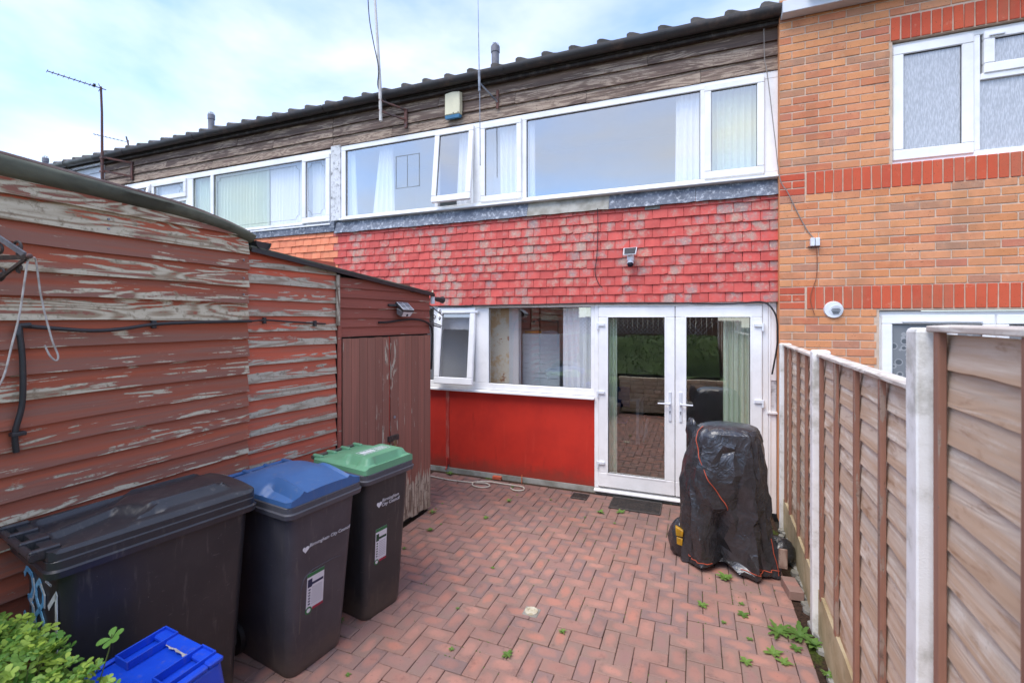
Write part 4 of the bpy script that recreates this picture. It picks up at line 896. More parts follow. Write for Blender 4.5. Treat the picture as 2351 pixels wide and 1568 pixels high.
# ------------------------------------------------------------------ wheelie bins
def rr(cx, cy, hx, hy, r, z, n=5):
    pts = []
    for sx, sy, a0 in ((1, 1, 0), (-1, 1, PI / 2), (-1, -1, PI), (1, -1, 1.5 * PI)):
        for k in range(n + 1):
            a = a0 + PI / 2 * k / n; pts.append((cx + sx * (hx - r) + r * math.cos(a), cy + sy * (hy - r) + r * math.sin(a), z))
    return pts
def text(parent, name, s, size, M, mat, shear=0, ext=.0006):
    c = bpy.data.curves.new(name, 'FONT'); c.body = s; c.size = size; c.extrude = ext; c.shear = shear; c.resolution_u = 2
    tmp = bpy.data.objects.new(name, c); me = bpy.data.meshes.new_from_object(tmp); bpy.data.objects.remove(tmp); me.materials.clear(); me.materials.append(mat)
    o = bpy.data.objects.new(name, me); COL.objects.link(o); place(o, M, parent); return o
def wbin(label, loc, rz, L, Wd, H, body, rimm, lidm, lidfn, tap=.80, bulge=.0):
    t = thing('wheelie_bin', label, 'wheelie bin', loc, rz, 'wheelie bins in a row against the sheds')
    M0 = xf(loc, rz); hl, hw = L / 2 - .03, Wd / 2 - .03
    rg = []
    for f, k in ((0.0, .965), (.012, .985), (.04, 1.0), (.30, 1.0), (.62, 1.0), (.90, 1.0)):
        z = H * f; s = tap + (1 - tap) * (f / .93); back = -hl * .94  # rear face nearly upright
        fx_ = hl * (tap + (1 - tap) * (f / .93)) - .0; hx = (fx_ - back) / 2 * (1 if f > .03 else k); cx = (fx_ + back) / 2
        rg.append(rr(cx, 0, hx, hw * s * (1 if f > .03 else k), .055, z))
    m = MB(M0); m.loft(rg); b = m.build('bin_body', body, t, smooth=50)
    # collar and stepped rim
    m = MB(M0); m.loft([rr(0, 0, hl + .004, hw + .004, .05, H * .885), rr(0, 0, hl + .026, hw + .026, .045, H * .888), rr(0, 0, hl + .030, hw + .030, .045, H * .912), rr(0, 0, hl + .022, hw + .022, .045, H * .918), rr(0, 0, hl + .022, hw + .022, .045, H * .945), rr(0, 0, hl + .012, hw + .012, .045, H * .955), rr(0, 0, hl - .03, hw - .03, .03, H * .955)]); m.build('bin_rim', rimm, t, smooth=35)
    # lid
    nu, nv = 40, 32; lx, ly = hl + .018, hw + .016; z0 = H * .957
    def edge(u, v):
        x = (u * 2 - 1); y = (v * 2 - 1); return x, y
    m = MB(M0)
    def fn(u, v):
        x, y = edge(u, v); r = .10; ax, ay = abs(x), abs(y)
        # pull the corners in so the plan is rounded
        if ax > 1 - r and ay > 1 - r:
            dx, dy = (ax - 1 + r) / r, (ay - 1 + r) / r; d = math.hypot(dx, dy); mx = max(dx, dy)
            if d > 1e-6: dx, dy = dx * mx / d, dy * mx / d
            ax2, ay2 = 1 - r + r * dx, 1 - r + r * dy; x = math.copysign(ax2, x); y = math.copysign(ay2, y)
        return (x * lx, y * ly, z0 + .012 + lidfn(x, y))
    m.grid(fn, nu, nv)
    ring = [fn(k / nu, 0) for k in range(nu)] + [fn(1, k / nv) for k in range(nv)] + [fn(1 - k / nu, 1) for k in range(nu)] + [fn(0, 1 - k / nv) for k in range(nv)]
    low = [(p[0] * 1.004, p[1] * 1.004, min(p[2] - .004, z0 - .008)) for p in ring]; mid = [(p[0] * .985, p[1] * .985, z0 - .008) for p in ring]
    m.loft([ring, low, mid], caps=False); lid = m.build('lid', lidm, t, smooth=32)
    # hinge bar, lugs and wheels at the rear
    m = MB(M0); m.cyl((-hl - .055, -hw + .01, H * .975), (-hl - .055, hw - .01, H * .975), .014, n=12); m.build('handle_bar', lidm if lidm != lid_green else bin_dark, t, smooth=True)
    for s in (-.85, -.3, .3, .85):
        m = MB(M0); m.box(-hl - .065, -hl + .03, s * hw - .014, s * hw + .014, H * .955, H * .995); m.build('hinge_lug', lidm, lid, bevel=.006)
    for s in (-1, 1):
        m = MB(M0); y = s * (hw * tap + .012); m.cyl((-hl * .80, y - .022, .098), (-hl * .80, y + .022, .098), .10, n=24); w = m.build('wheel', black_plastic, t, smooth=40)
        m = MB(M0); m.cyl((-hl * .80, y + s * .0225, .098), (-hl * .80, y + s * .027, .098), .05, n=18); m.build('wheel_hub', grey_metal, w, smooth=40)
    m = MB(M0); m.cyl((-hl * .80, -hw * tap, .098), (-hl * .80, hw * tap, .098), .009, n=8); m.build('axle', grey_metal, t)
    return t, M0, hl, hw, b, lid
sm = lambda a, b, x: (lambda t: t * t * (3 - 2 * t))(max(0, min(1, (x - a) / (b - a))))
def lid_bl(x, y):      # domed blue lid with grip hollows near the front corners
    d = .072 * (1 - abs(y) ** 2.6) * (1 - .55 * sm(.3, 1.0, x)) * sm(-1.15, -.2, x) + .012 * (1 - max(abs(x), abs(y)) ** 6)
    g = sm(.15, .35, x) * (1 - sm(.92, 1.0, x)) * sm(.66, .74, abs(y)) * (1 - sm(.93, .985, abs(y)))
    rim_ = sm(.1, .3, x) * math.exp(-((abs(y) - .64) / .05) ** 2) * .018
    return d - g * .038 + rim_ + .006
def lid_gr(x, y):      # raised flat platform towards the front with a recess in its face
    p = sm(-.25, .05, x) * (1 - sm(.80, .93, x)) * (1 - sm(.70, .88, abs(y)))
    s = .016 * sm(-1, -.5, x) * (1 - sm(.88, 1, abs(y)))
    g = (1 - sm(.50, .56, abs(y))) * sm(.80, .83, x) * (1 - sm(.90, .93, x))
    side = sm(.15, .22, x) * (1 - sm(.55, .62, x)) * sm(.72, .76, abs(y)) * (1 - sm(.86, .9, abs(y)))
    return .010 + s + .046 * p - .020 * g - .022 * side
def lid_bk(x, y):      # large lid with long ribs and two hollows by the hinge
    d = .040 * (1 - abs(y) ** 2.2) * sm(-1.0, -.1, x) * (1 - .5 * sm(.7, 1, x)) + .004
    rib = .020 * math.exp(-((y + .62) / .055) ** 2) * sm(-.25, -.18, x) * (1 - sm(.72, .8, x)) + .014 * math.exp(-((y + .42) / .05) ** 2) * sm(-.12, -.05, x) * (1 - sm(.68, .76, x))
    rib += .020 * math.exp(-((y - .62) / .055) ** 2) * sm(-.25, -.18, x) * (1 - sm(.72, .8, x))
    h = sm(-.92, -.80, x) * (1 - sm(-.45 + .5 * (abs(y)), -.30 + .5 * abs(y), x)) * sm(.05, .10, abs(y)) * (1 - sm(.72, .80, abs(y)))
    lip = .012 * (1 - sm(.97, .995, abs(y))) 
    return d + rib - h * .030 + lip
bk, Mk, hlk, hwk, bkb, bkl = wbin('big charcoal black wheelie bin with ribbed black lid and painted 381 on its back', (-2.530, 1.452, 0), math.radians(80.5), .84, .535, 1.135, bin_black, lid_black, lid_black, lid_bk, tap=.84)
bl, Mb, hlb, hwb, blb, bll = wbin('dark grey wheelie bin with domed blue lid in the middle of the row', (-2.335, 2.160, 0), math.radians(-7.5), .70, .535, 1.065, bin_grey, rim_grey, lid_blue, lid_bl, tap=.78)
gr, Mg, hlg, hwg, grb, grl = wbin('narrow black wheelie bin with pale green lid farthest along the row', (-2.228, 2.705, 0), math.radians(-9.5), .575, .475, 1.065, bin_dark, rim_grey, lid_green, lid_gr, tap=.80)
def front_matrix(M0, hl, H, tap, z, y):
    """frame on the sloping front face: x to the viewer's right, y up, z outward"""
    xr = lambda zz: hl * (tap + (1 - tap) * (zz / H / .93)); p = Vector((xr(z) + .0015, y, z)); up = Vector((xr(z + .1) - xr(z), 0, .1)).normalized()
    rt = Vector((0, 1, 0)); nz = rt.cross(up); F = Matrix((( rt.x, up.x, nz.x, p.x), (rt.y, up.y, nz.y, p.y), (rt.z, up.z, nz.z, p.z), (0, 0, 0, 1)))
    return M0 @ F
def heart(parent, M, s, mat):
    m = MB(M); pts = []
    for k in range(28):
        a = 2 * PI * k / 28; x = 16 * math.sin(a) ** 3; y = 13 * math.cos(a) - 5 * math.cos(2 * a) - 2 * math.cos(3 * a) - math.cos(4 * a); pts.append((x / 32 * s * (.9 if x < 0 else 1.15), y / 32 * s, 0))
    m.prism(pts, (0, 0, .0008)); m.build('heart_logo', mat, parent)
def sticker(parent, M, w, h, dark):
    m = MB(M); m.box(0, w, 0, h, 0, .0008); m.build('sticker', sticker_w, parent)
    def r(x0, x1, y0, y1, mt, nm, z=.0012):
        m = MB(M); m.box(x0 * w, x1 * w, y0 * h, y1 * h, .0008, z); m.build(nm, mt, parent)
    r(0, 1, .90, 1.0, sticker_g, 'sticker_band'); r(.05, .30, .62, .84, dark, 'sticker_bin_icon'); r(.30, .96, .66, .73, dark, 'sticker_banner')
    r(.36, 1.0, -.035, .035, sticker_r, 'sticker_band', .0016)
    for k in range(6): r(.10, .22, .14 + k * .078, .18 + k * .078, dark, 'sticker_icon')
    for k in range(9): r(.30, .90, .13 + k * .055, .142 + k * .055, sticker_grey, 'sticker_line')
    m = MB(M); m.loft([[(w * .15 + math.cos(a) * rr_, -h * .01 + math.sin(a) * rr_, z) for a in [2 * PI * k / 20 for k in range(20)]] for rr_, z in ((w * .19, .0008), (w * .19, .0018))]); c = m.build('sticker_seal', sticker_g, parent)
    m = MB(M); m.loft([[(w * .15 + math.cos(a) * rr_, -h * .01 + math.sin(a) * rr_, z) for a in [2 * PI * k / 20 for k in range(20)]] for rr_, z in ((w * .11, .0018), (w * .11, .0022))]); m.build('sticker_seal', sticker_w, parent)
M = front_matrix(Mb, hlb, 1.065, .78, .73, -.145); heart(bl, M @ Matrix.Translation((.02, 0, 0)), .042, print_white); text(bl, 'lettering', 'Birmingham City Council', .0285, M @ Matrix.Translation((.043, .003, .0004)), print_white, .2)
M = front_matrix(Mb, hlb, 1.065, .78, .36, -.105); sticker(bl, M, .115, .215, sticker_n)
M = front_matrix(Mg, hlg, 1.065, .80, .775, -.085); heart(gr, M @ Matrix.Translation((.0, 0, 0)), .045, print_white); text(gr, 'lettering', 'Birmingham', .033, M @ Matrix.Translation((.026, .008, .0004)), print_white, .15); text(gr, 'lettering', 'City Council', .033, M @ Matrix.Translation((.022, -.022, .0004)), print_white, .15)
M = front_matrix(Mg, hlg, 1.065, .80, .385, -.105); sticker(gr, M, .10, .225, sticker_dg)
# recessed arch line in the front of the blue lidded bin
M = front_matrix(Mb, hlb, 1.065, .78, .25, -.0)
m = MB(M); m.tube([(-.14, 0, -.002), (-.14, .27, -.002), (-.12, .315, -.002), (-.07, .34, -.002), (.08, .34, -.002), (.13, .33, -.002)], .004, 6); m.build('moulded_arch', bin_grey, bl, smooth=True)
# lid print on the black bin
for k, (s, dx) in enumerate((('Household', 0), ('rubbish only', -.0), ('No hot ashes', .0))):
    x = hlk * .40; Mt = Mk @ Matrix.Translation((x - .0 + k * .045, -.02 + .10, 1.135 * .957 + .012 + .0460 + .0005)) @ Matrix.Rotation(-PI / 2 , 4, 'Z')
    text(bk, 'lid_lettering', s, .034 if k < 2 else .026, Mt, print_white)
m = MB(Mk); m.tube([(hlk * .70, -hwk * .62, 1.135 * .957 + .052), (hlk * .73, -hwk * .62, 1.135 * .957 + .078), (hlk * .80, -hwk * .5, 1.135 * .957 + .05)], [.012, .005, .012], 5); m.build('torn_flap', lid_black, bkl)
# green lid emblem
zt = 1.065 * .957 + .012 + .010 + .016 + .046 + .0008
def outline(parent, M, x0, x1, y0, y1, w, mat, name):
    m = MB(M)
    for a, b, c, d in ((x0, x1, y0, y0 + w), (x0, x1, y1 - w, y1), (x0, x0 + w, y0 + w, y1 - w), (x1 - w, x1, y0 + w, y1 - w)): m.box(a, b, c, d, 0, .0006)
    m.build(name, mat, parent)
Mt = Mg @ Matrix.Translation((.10, 0, zt)) @ Matrix.Rotation(PI / 2, 4, 'Z')
outline(gr, Mt, -.12, .12, -.045, .045, .003, print_white, 'lid_print_outline')
for k in range(4):
    m = MB(Mt); m.box(-.105 + k * .028, -.085 + k * .028, -.03, .03, 0, .0006); m.build('lid_print', print_white, gr)
for k in range(3):
    m = MB(Mt); m.box(.015, .105, -.026 + k * .022, -.016 + k * .022, 0, .0006); m.build('lid_print', print_white, gr)
# painted house number on the back of the black bin
def stroke(pts, w, mat, dx=0):
    m = MB(Mk); xx = -hlk * .94 - .003 - dx
    P = [Vector((xx, y, z)) for y, z in pts]
    for a, b in zip(P[:-1], P[1:]):
        m.bar(a, b + (b - a).normalized() * w * .3, w, .003, up=(1, 0, 0))
    m.build('painted_number', mat, bk)
def dig(cx, top, s, pts, mat, w=.022, dx=0): stroke([(cx - (x - .5) * s * .6, top - y * s) for x, y in pts], w, mat, dx)
T3 = [(.05, .16), (.3, .0), (.75, .05), (.9, .25), (.7, .44), (.45, .48), (.8, .56), (.95, .78), (.7, .98), (.3, 1.0), (.05, .85)]
T8 = [(.5, .48), (.2, .34), (.15, .16), (.45, .0), (.8, .14), (.78, .34), (.5, .48), (.15, .64), (.1, .86), (.45, 1.0), (.85, .86), (.85, .64), (.5, .48)]
T1 = [(.15, .32), (.75, .0), (.78, 1.05)]
dig(.165, .92, .25, T3, paintblue); dig(.157, .92, .25, [(a + .12, b + .02) for a, b in T3[2:9]], paintwhite, .010, .0015)
dig(.02, .91, .25, T8, paintblue); dig(.010, .91, .25, [(a + .1, b + .02) for a, b in T8[3:6]], paintwhite, .010, .0015)
dig(-.145, .915, .26, T1, paintwhite)
text(bk, 'serial_lettering', 'BCC002 7', .018, Mk @ Matrix(((0, 0, -1, -hlk * .94 - .002), (-1, 0, 0, -.045), (0, 1, 0, .925), (0, 0, 0, 1))), print_white)

# ------------------------------------------------------------------ blue crate upside down by the black bin
Mc = Matrix.Translation((-1.965, 1.055, .345)) @ Matrix.Rotation(math.radians(-4), 4, 'Z') @ Matrix.Rotation(math.radians(3), 4, 'X')
crate = thing('recycling_crate', 'bright blue plastic recycling crate turned upside down against the big black bin', 'crate', (-1.91, 1.05, .36))
m = MB(Mc); m.loft([rr(0, 0, .235, .30, .03, .0), rr(0, 0, .230, .295, .03, .03), rr(0, 0, .218, .284, .03, .032), rr(0, 0, .200, .262, .03, .310), rr(0, 0, .192, .254, .03, .318)]); m.build('crate_body', crate_blue, crate, smooth=40)
m = MB(Mc); m.box(-.205, .205, .205, .262, .3185, .340); m.build('crate_flange', crate_blue, crate, bevel=.006)
MB(Mc).box(-.205, -.185, -.25, .204, .3185, .334).build('crate_flange', crate_blue, crate, bevel=.006)
m = MB(Mc); m.box(.172, .205, -.25, .204, .3185, .340); m.build('crate_flange', crate_blue, crate, bevel=.006)
def pocket(x0, x1, y0, y1):
    m = MB(Mc); w = .006
    for a, b, c, d in ((x0, x1, y0, y0 + w), (x0, x1, y1 - w, y1), (x0, x0 + w, y0 + w, y1 - w), (x1 - w, x1, y0 + w, y1 - w)): m.box(a, b, c, d, .3185, .352)
    m.build('crate_foot', crate_blue, crate, bevel=.0015)
pocket(-.180, -.090, .07, .255); pocket(.080, .168, .07, .255)
m = MB(Mc); m.tube([(-.085 + .016 * k, .204 + .003 * math.sin(k * 2.1), .330 - .002 * math.sin(k)) for k in range(11)], [.002, .003, .004, .003, .004, .005, .004, .005, .007, .008, .004], 6); m.build('frayed_edge', cable_white, crate)
# raised bed wall that carries crate and plant
m = MB(); rb = thing('raised_bed_wall', 'low stone edge of the raised bed under the blue crate', 'wall', (-2.0, .8, 0))
for (x0, x1, y0, y1, z0, z1) in ((-2.62, -1.55, .40, .985, -.02, .19), (-2.30, -1.60, .72, 1.28, .192, .36)):
    MB().box(x0, x1, y0, y1, z0, z1).build('stone_slab', plaster, rb, bevel=.01)

# ------------------------------------------------------------------ leafy bush, bottom left
def leaflet_mesh(name, n_leaf, ln, wd, mat, tilt=.35, up=.3):
    m = MB()
    for k in range(n_leaf):
        a = 2 * PI * k / n_leaf + .2 * math.sin(k * 5); rx = Matrix.Rotation(a, 4, 'Z') @ Matrix.Rotation(-up, 4, 'Y')
        prof = [(.04, .004), (.30, .26), (.58, .46), (.82, .44), (.97, .22), (1.0, 0)]
        P = []
        for u, w in prof: P.append((u, w))
        vs = []; s_ = ln * (.85 + .3 * ((k * 37) % 7) / 7)
        for u, w in P:
            z = -.18 * u * u * s_
            vs += [rx @ Vector((u * s_, w * wd, z + .10 * w * wd)), rx @ Vector((u * s_, 0, z - .0)), rx @ Vector((u * s_, -w * wd, z + .10 * w * wd))]
        fs = []
        for q_ in range(len(P) - 1):
            b = q_ * 3; fs += [(b, b + 1, b + 4, b + 3), (b + 1, b + 2, b + 5, b + 4)]
        m.add([tuple(v) for v in vs], fs)
    me = m.mesh(name, mat, smooth=True); return me
bush = thing('leafy_bush', 'light green bush of small rounded leaves in front of the black bin, bottom left corner', 'bush', (-2.1, .75, .2))
LM = [leaflet_mesh('leaf', 5, .030, .020, leaf_g), leaflet_mesh('leaf', 4, .032, .019, leaf_g, up=.5), leaflet_mesh('leaf', 5, .024, .017, leaf_g, up=.1)]
def bush_top(x, y): return .915 - .13 * sm(-2.25, -1.60, x) - .04 * sm(-2.3, -2.8, x) - .42 * max(0, y - .86) + .05 * noise.noise(Vector((x * 6, y * 6, 1))) - .10 * sm(.75, .35, y)
lst = []
for k in range(2000):
    x = R.uniform(-2.75, -1.60); y = R.uniform(.42, .98); 
    if x > -1.75 and R.random() < .5: continue
    zt = bush_top(x, y); dep = abs(R.gauss(0, .07)); z = zt - dep
    sc = R.uniform(.65, 1.08); M = Matrix.Translation((x, y, z)) @ Matrix.Rotation(R.uniform(0, 6.28), 4, 'Z') @ Matrix.Rotation(R.uniform(-.7, .7), 4, 'X') @ Matrix.Rotation(R.uniform(-.6, .6), 4, 'Y') @ Matrix.Scale(sc, 4)
    lst.append((R.choice(LM), M, (x, y, z + 1.0 * (dep < .05))))
lst.append((LM[0], Matrix.Translation((-1.90, .985, .915)) @ Matrix.Rotation(.5, 4, 'X') @ Matrix.Scale(1.35, 4), (-1.9, .98, 2)))
pieces(bush, 'leaf', lst, 300, None, 'foliage')
m = MB()
for k in range(60):
    x, y = R.uniform(-2.6, -1.7), R.uniform(.5, .9); b = Vector((-2.1 + (x + 2.1) * .5, .7, .25)); e = Vector((x, y, bush_top(x, y) - .02)); m.tube([b, (b + e) / 2 + Vector((R.uniform(-.04, .04), R.uniform(-.04, .04), .03)), e], [.006, .004, .002], 5)
m.tube([(-1.92, .95, .75), (-1.905, .98, .88), (-1.90, .985, .93)], .002, 5)
tag(m.build('stems', stem_m, bush), kind='stuff')

# ------------------------------------------------------------------ covered barbecue by the doors
cov = thing('covered_barbecue', 'tall black tarpaulin cover with orange piping draped over a barbecue by the right hand door', 'barbecue cover', (.25, 4.3, 0))
KEY = [(0, .262, .365, .29), (.06, .262, .365, .29), (.25, .245, .345, .27), (.45, .225, .328, .255), (.62, .208, .325, .25), (.80, .212, .315, .24), (.95, .228, .285, .22), (1.04, .240, .270, .21), (1.10, .250, .245, .19), (1.135, .258, .205, .155), (1.15, .262, .14, .11), (1.153, .265, .0, .0)]
def key(z):
    for a, b in zip(KEY[:-1], KEY[1:]):
        if z <= b[0]:
            f = (z - a[0]) / (b[0] - a[0]); return [a[i] + (b[i] - a[i]) * f for i in (1, 2, 3)]
    return KEY[-1][1:]
zz = [0, .03, .06] + [.06 + .9 * k / 46 for k in range(1, 47)] + [.99, 1.02, 1.05, 1.075, 1.095, 1.11, 1.125, 1.135, 1.143, 1.149, 1.153]
def ridge(x): return 1 - abs(math.sin(x))
def covp(a, z, out=0.0):
    cx, hx, hy = key(z); ca, sa = math.cos(a), math.sin(a); p = .72
    x = math.copysign(abs(ca) ** p, ca); y = math.copysign(abs(sa) ** p, sa)
    lo = sm(1.12, .1, z); wob = .55 * noise.noise(Vector((ca, sa, z * .9)))
    tri = lambda q: (1 - 2 * abs((q % 1) - .5)) ** 1.6
    fd = .062 * lo * (tri(a * 1.27 + wob + .15) - .42) + .030 * lo * (tri(a * 2.55 - wob * 1.7 + .4 + z * .35) - .42) + .014 * sm(1.14, .9, z) * (tri(a * 4.1 + 2.2 * wob - z * .8) - .4)
    fd += .020 * noise.noise(Vector((ca * 1.3, sa * 1.3, z * 1.8)))
    fold = abs(noise.noise(Vector((ca * 2.0 + z * 2.6, sa * 2.0 - z * 1.4, z * 2.2)))); fd += .016 * (1 - min(1, fold * 6)) * sm(1.16, .95, z)
    # swag: cloth pulled in a V under the top on the camera side
    dv = a - (-PI / 2 - .10); dv = (dv + PI) % (2 * PI) - PI
    w = abs(dv); v = z - (.50 + .42 * w); fd += .022 * math.exp(-(v / .035) ** 2) * math.exp(-(w / .75) ** 2) - .030 * math.exp(-((v + .07) / .07) ** 2) * math.exp(-(w / .6) ** 2)
    slit = math.exp(-((dv + .05) / .10) ** 2) * sm(.56, .25, z); fd -= .12 * slit
    x = cx + x * (hx + fd + out); y = 4.30 + y * (hy + fd + out)
    lift = 0
    if z < .07: lift = .015 + .06 * math.exp(-((dv + .02) / .28) ** 2) + .012 * math.sin(a * 5)
    return (x, y, z + lift * (1 - z / .07 * .6) if z < .07 else z)
nA = 46; m = MB(); rj = random.Random(21); zc = [0, .045, .11, .19, .27, .35, .43, .51, .585, .66, .735, .81, .885, .955, 1.015, 1.06, 1.095, 1.125, 1.145]
rg = []
for iz, z in enumerate(zc):
    row = []
    for k in range(nA):
        jz = rj.uniform(-.022, .022) if 1 < iz < len(zc) - 3 else 0; a_ = 2 * PI * (k + (.5 if iz % 2 else 0) + rj.uniform(-.28, .28)) / nA
        row.append(covp(a_, max(0, z + jz), rj.uniform(-.007, .009)))
    rg.append(row)
vs = [p for r_ in rg for p in r_] + [(.265, 4.3, 1.153)]; fs = []
for iz in range(len(rg) - 1):
    for k in range(nA):
        a_, b_, c_, d_ = iz * nA + k, iz * nA + (k + 1) % nA, (iz + 1) * nA + (k + 1) % nA, (iz + 1) * nA + k
        fs += [(a_, b_, c_), (a_, c_, d_)] if iz % 2 else [(a_, b_, d_), (b_, c_, d_)]
L0 = (len(rg) - 1) * nA
for k in range(nA): fs.append((L0 + k, L0 + (k + 1) % nA, len(vs) - 1))
m.add(vs, fs); m.build('cover', tarp, cov, smooth=26)
def seam(name, path, r=.005): m = MB(); m.tube(path, r * .75, 6); m.build(name, red_edge, cov, smooth=True)
P_ = []
for k in range(36):
    f = k / 35; z = 1.135 - .62 * f ** 1.15; a = -PI / 2 - 1.10 + 1.12 * sm(0, 1, f) ** .8; P_.append(covp(a, z, .013))
seam('piping', P_)
seam('piping', [covp(-PI / 2 + .10 + .95 * k / 24, .075 + .0 * k, .011) for k in range(25)], .004); seam('piping', [covp(-PI / 2 - 1.0 + .72 * k / 24, .075, .011) for k in range(25)], .004)
seam('piping', [covp(-PI / 2 + 1.02, z, .011) for z in (.03, .08, .14, .20, .26, .31)], .004)
def lump(name, c, r, mat, seed, par):
    m = MB(); rings = []; n = 26
    for i in range(1, 12):
        th = PI * i / 12; rings.append([(c[0] + r[0] * math.sin(th) * math.cos(a) * (1 + .25 * noise.noise(Vector((math.cos(a) * 2, math.sin(a) * 2, th * 2 + seed)))), c[1] + r[1] * math.sin(th) * math.sin(a) * (1 + .25 * noise.noise(Vector((math.cos(a) * 2, math.sin(a) * 2, th * 2 + seed)))), max(.004, c[2] + r[2] * math.cos(th) * (1 + .2 * noise.noise(Vector((math.cos(a) * 3, math.sin(a) * 3, th + seed)))))) for a in [2 * PI * k / n for k in range(n)]])
    m.loft(rings); return m.build(name, mat, par, smooth=80)
lump('cover_fold', (-.11, 4.27, .14), (.11, .11, .17), tarp, 3, cov); lump('cover_fold', (.66, 4.42, .10), (.11, .10, .11), tarp, 8, cov); lump('cover_fold', (-.03, 4.36, 1.05), (.05, .05, .12), tarp, 15, cov)
m = MB(); m.prism([(-.155, 4.15, .20), (-.10, 4.13, .205), (-.095, 4.12, .26), (-.16, 4.16, .275)], (0, .04, 0)); m.prism([(-.148, 4.15, .13), (-.105, 4.13, .13), (-.10, 4.13, .19), (-.15, 4.15, .19)], (0, .03, 0)); m.build('yellow_reflector', yellow, cov, bevel=.004)
MB().box(.595, .655, 4.06, 4.075, .12, .27).build('wooden_block', batten_w, cov, bevel=.004)
# loose brick
t = MB(); t.box(-.045, .05, -.11, .10, 0, .065); o = t.build('loose_brick', paver, None, M=xf((.665, 3.97, 0), .12), bevel=.003); tag(o, 'loose red brick lying by the fence beside the black cover', 'brick')

# ------------------------------------------------------------------ curtains and things seen through the windows
def curtain(label, x0, x1, y, z0, z1, folds, amp, mat, x0b=None, x1b=None, name='curtain', scallop=0):
    x0b = x0 if x0b is None else x0b; x1b = x1 if x1b is None else x1b; s0 = R.uniform(0, 9); m = MB(); nu, nv = max(12, folds * 7), 8
    def fn(u, v, o_=0):
        z = z0 + (z1 - z0) * v; a, b = x0b + (x0 - x0b) * v, x1b + (x1 - x1b) * v
        ph = u * folds * 2 * PI + 1.3 * noise.noise(Vector((u * 3, s0, v)))
        zz_ = z - (scallop * abs(math.sin(u * 8 * PI)) if v == 0 and scallop else 0)
        return (a + (b - a) * u, y + amp * math.sin(ph) * (1 + .3 * noise.noise(Vector((u * 5, v * 2, s0)))) + o_, zz_)
    m.grid(lambda u, v: fn(u, v), nu, nv); m.grid(lambda u, v: fn(u, v, .004), nu, nv)
    return tag(m.build(name, mat, smooth=True), label, 'curtain')
yc = 5.50
curtain('narrow white curtain gathered at the left edge of the upstairs left pane', -4.88, -4.70, yc, 3.0, 4.72, 4, .016, curtain_w, -4.90, -4.62)
curtain('white curtain swept diagonally behind the taped outline on the upstairs left pane', -4.26, -4.07, yc + .05, 3.0, 4.75, 4, .02, curtain_w, -4.47, -4.0)
curtain('white curtain behind the tilted open upstairs sash', -2.93, -2.74, yc, 3.0, 4.75, 3, .02, curtain_w, -3.02, -2.70)
curtain('white curtain behind the small closed sash left of the big upstairs pane', -2.36, -2.10, yc, 3.0, 4.75, 4, .02, curtain_w, -2.34, -2.10)
curtain('slim white curtain at the left end of the big upstairs pane', -2.02, -1.885, yc, 3.0, 4.75, 3, .016, curtain_w, -2.02, -1.86)
curtain('white curtain at the right end of the big upstairs pane', -.20, .04, yc, 3.0, 4.75, 4, .02, curtain_w, -.22, .05)
curtain('white curtain filling the right hand upstairs sash', .17, .63, yc, 3.0, 4.75, 7, .022, curtain_g)
MB().box(-2.62, -2.37, 5.64, 5.66, 3.0, 4.78).build('inner_wall', wall_plain, house)
curtain('pale green curtain in the narrow pane of the neighbour upstairs', -8.5, -7.80, yc, 3.1, 4.8, 10, .025, curtain_g)
curtain('pale green curtain drawn across the left of the neighbour big pane', -7.78, -6.42, yc, 3.1, 4.8, 18, .03, curtain_g)
curtain('white net curtain drawn across the right of the neighbour big pane', -6.44, -5.70, yc + .03, 3.1, 4.8, 12, .02, curtain_w)
curtain('white net curtain behind the leaded right hand sash of the neighbour', -5.70, -5.08, yc, 3.1, 4.8, 8, .02, curtain_w)
curtain('white net curtain behind the small top lights at the far left of the neighbour window', -10.3, -8.52, yc, 3.1, 4.8, 20, .02, curtain_w)
curtain('white curtain hanging at the right of the ground floor window', -1.52, -1.14, 5.54, 1.1, 2.2, 5, .022, curtain_w)
curtain('pair of pale curtains hanging at the left of the glass doors', -1.02, -.865, 5.55, .04, 2.2, 4, .018, curtain_g)
curtain('long pale green curtain hanging at the right of the glass doors', .28, .60, 5.56, .04, 2.2, 6, .022, curtain_g)
curtain('white scalloped cafe blind in the open ground floor sash', -3.33, -2.74, 5.53, 1.91, 2.2, 4, .004, curtain_w, name='blind', scallop=.02)
MB().box(-3.9, -2.62, 5.95, 6.0, .0, 2.42).build('inner_wall', wall_plain, house)
MB().box(-2.60, -2.285, 5.64, 5.72, .0, 2.42).build('peeling_wall', peeling, house)
MB().box(-2.284, -2.15, 5.64, 5.74, .0, 2.42).build('inner_wall', wall_plain, house)
t = thing('metal_cabinet', 'pale grey louvred back of a tall appliance inside the ground floor window', 'cabinet', (-1.93, 6.1, 0))
MB().box(-2.19, -1.66, 5.88, 6.35, 0, 1.842).build('cabinet_body', cabinet_m, t, bevel=.008)
lv = simple('louvre_metal', lin(205, 218, 222, .9), rough=.35)
for k in range(9):
    z = 1.75 - k * .062
    for a, b in ((-2.165, -2.095), (-2.01, -1.86), (-1.79, -1.70)):
        if (k + int(b * 10)) % 4: MB().box(a, b, 5.872, 5.879, z, z + .006).build('louvre', lv, t)
t = thing('saw', 'saw with a yellow wooden handle lying on top of the cabinet', 'saw', (-1.9, 5.98, 1.842))
m = MB(); m.bar((-2.17, 5.93, 1.86), (-1.93, 5.93, 1.862), .03, .026); m.build('handle', yellow, t, bevel=.006)
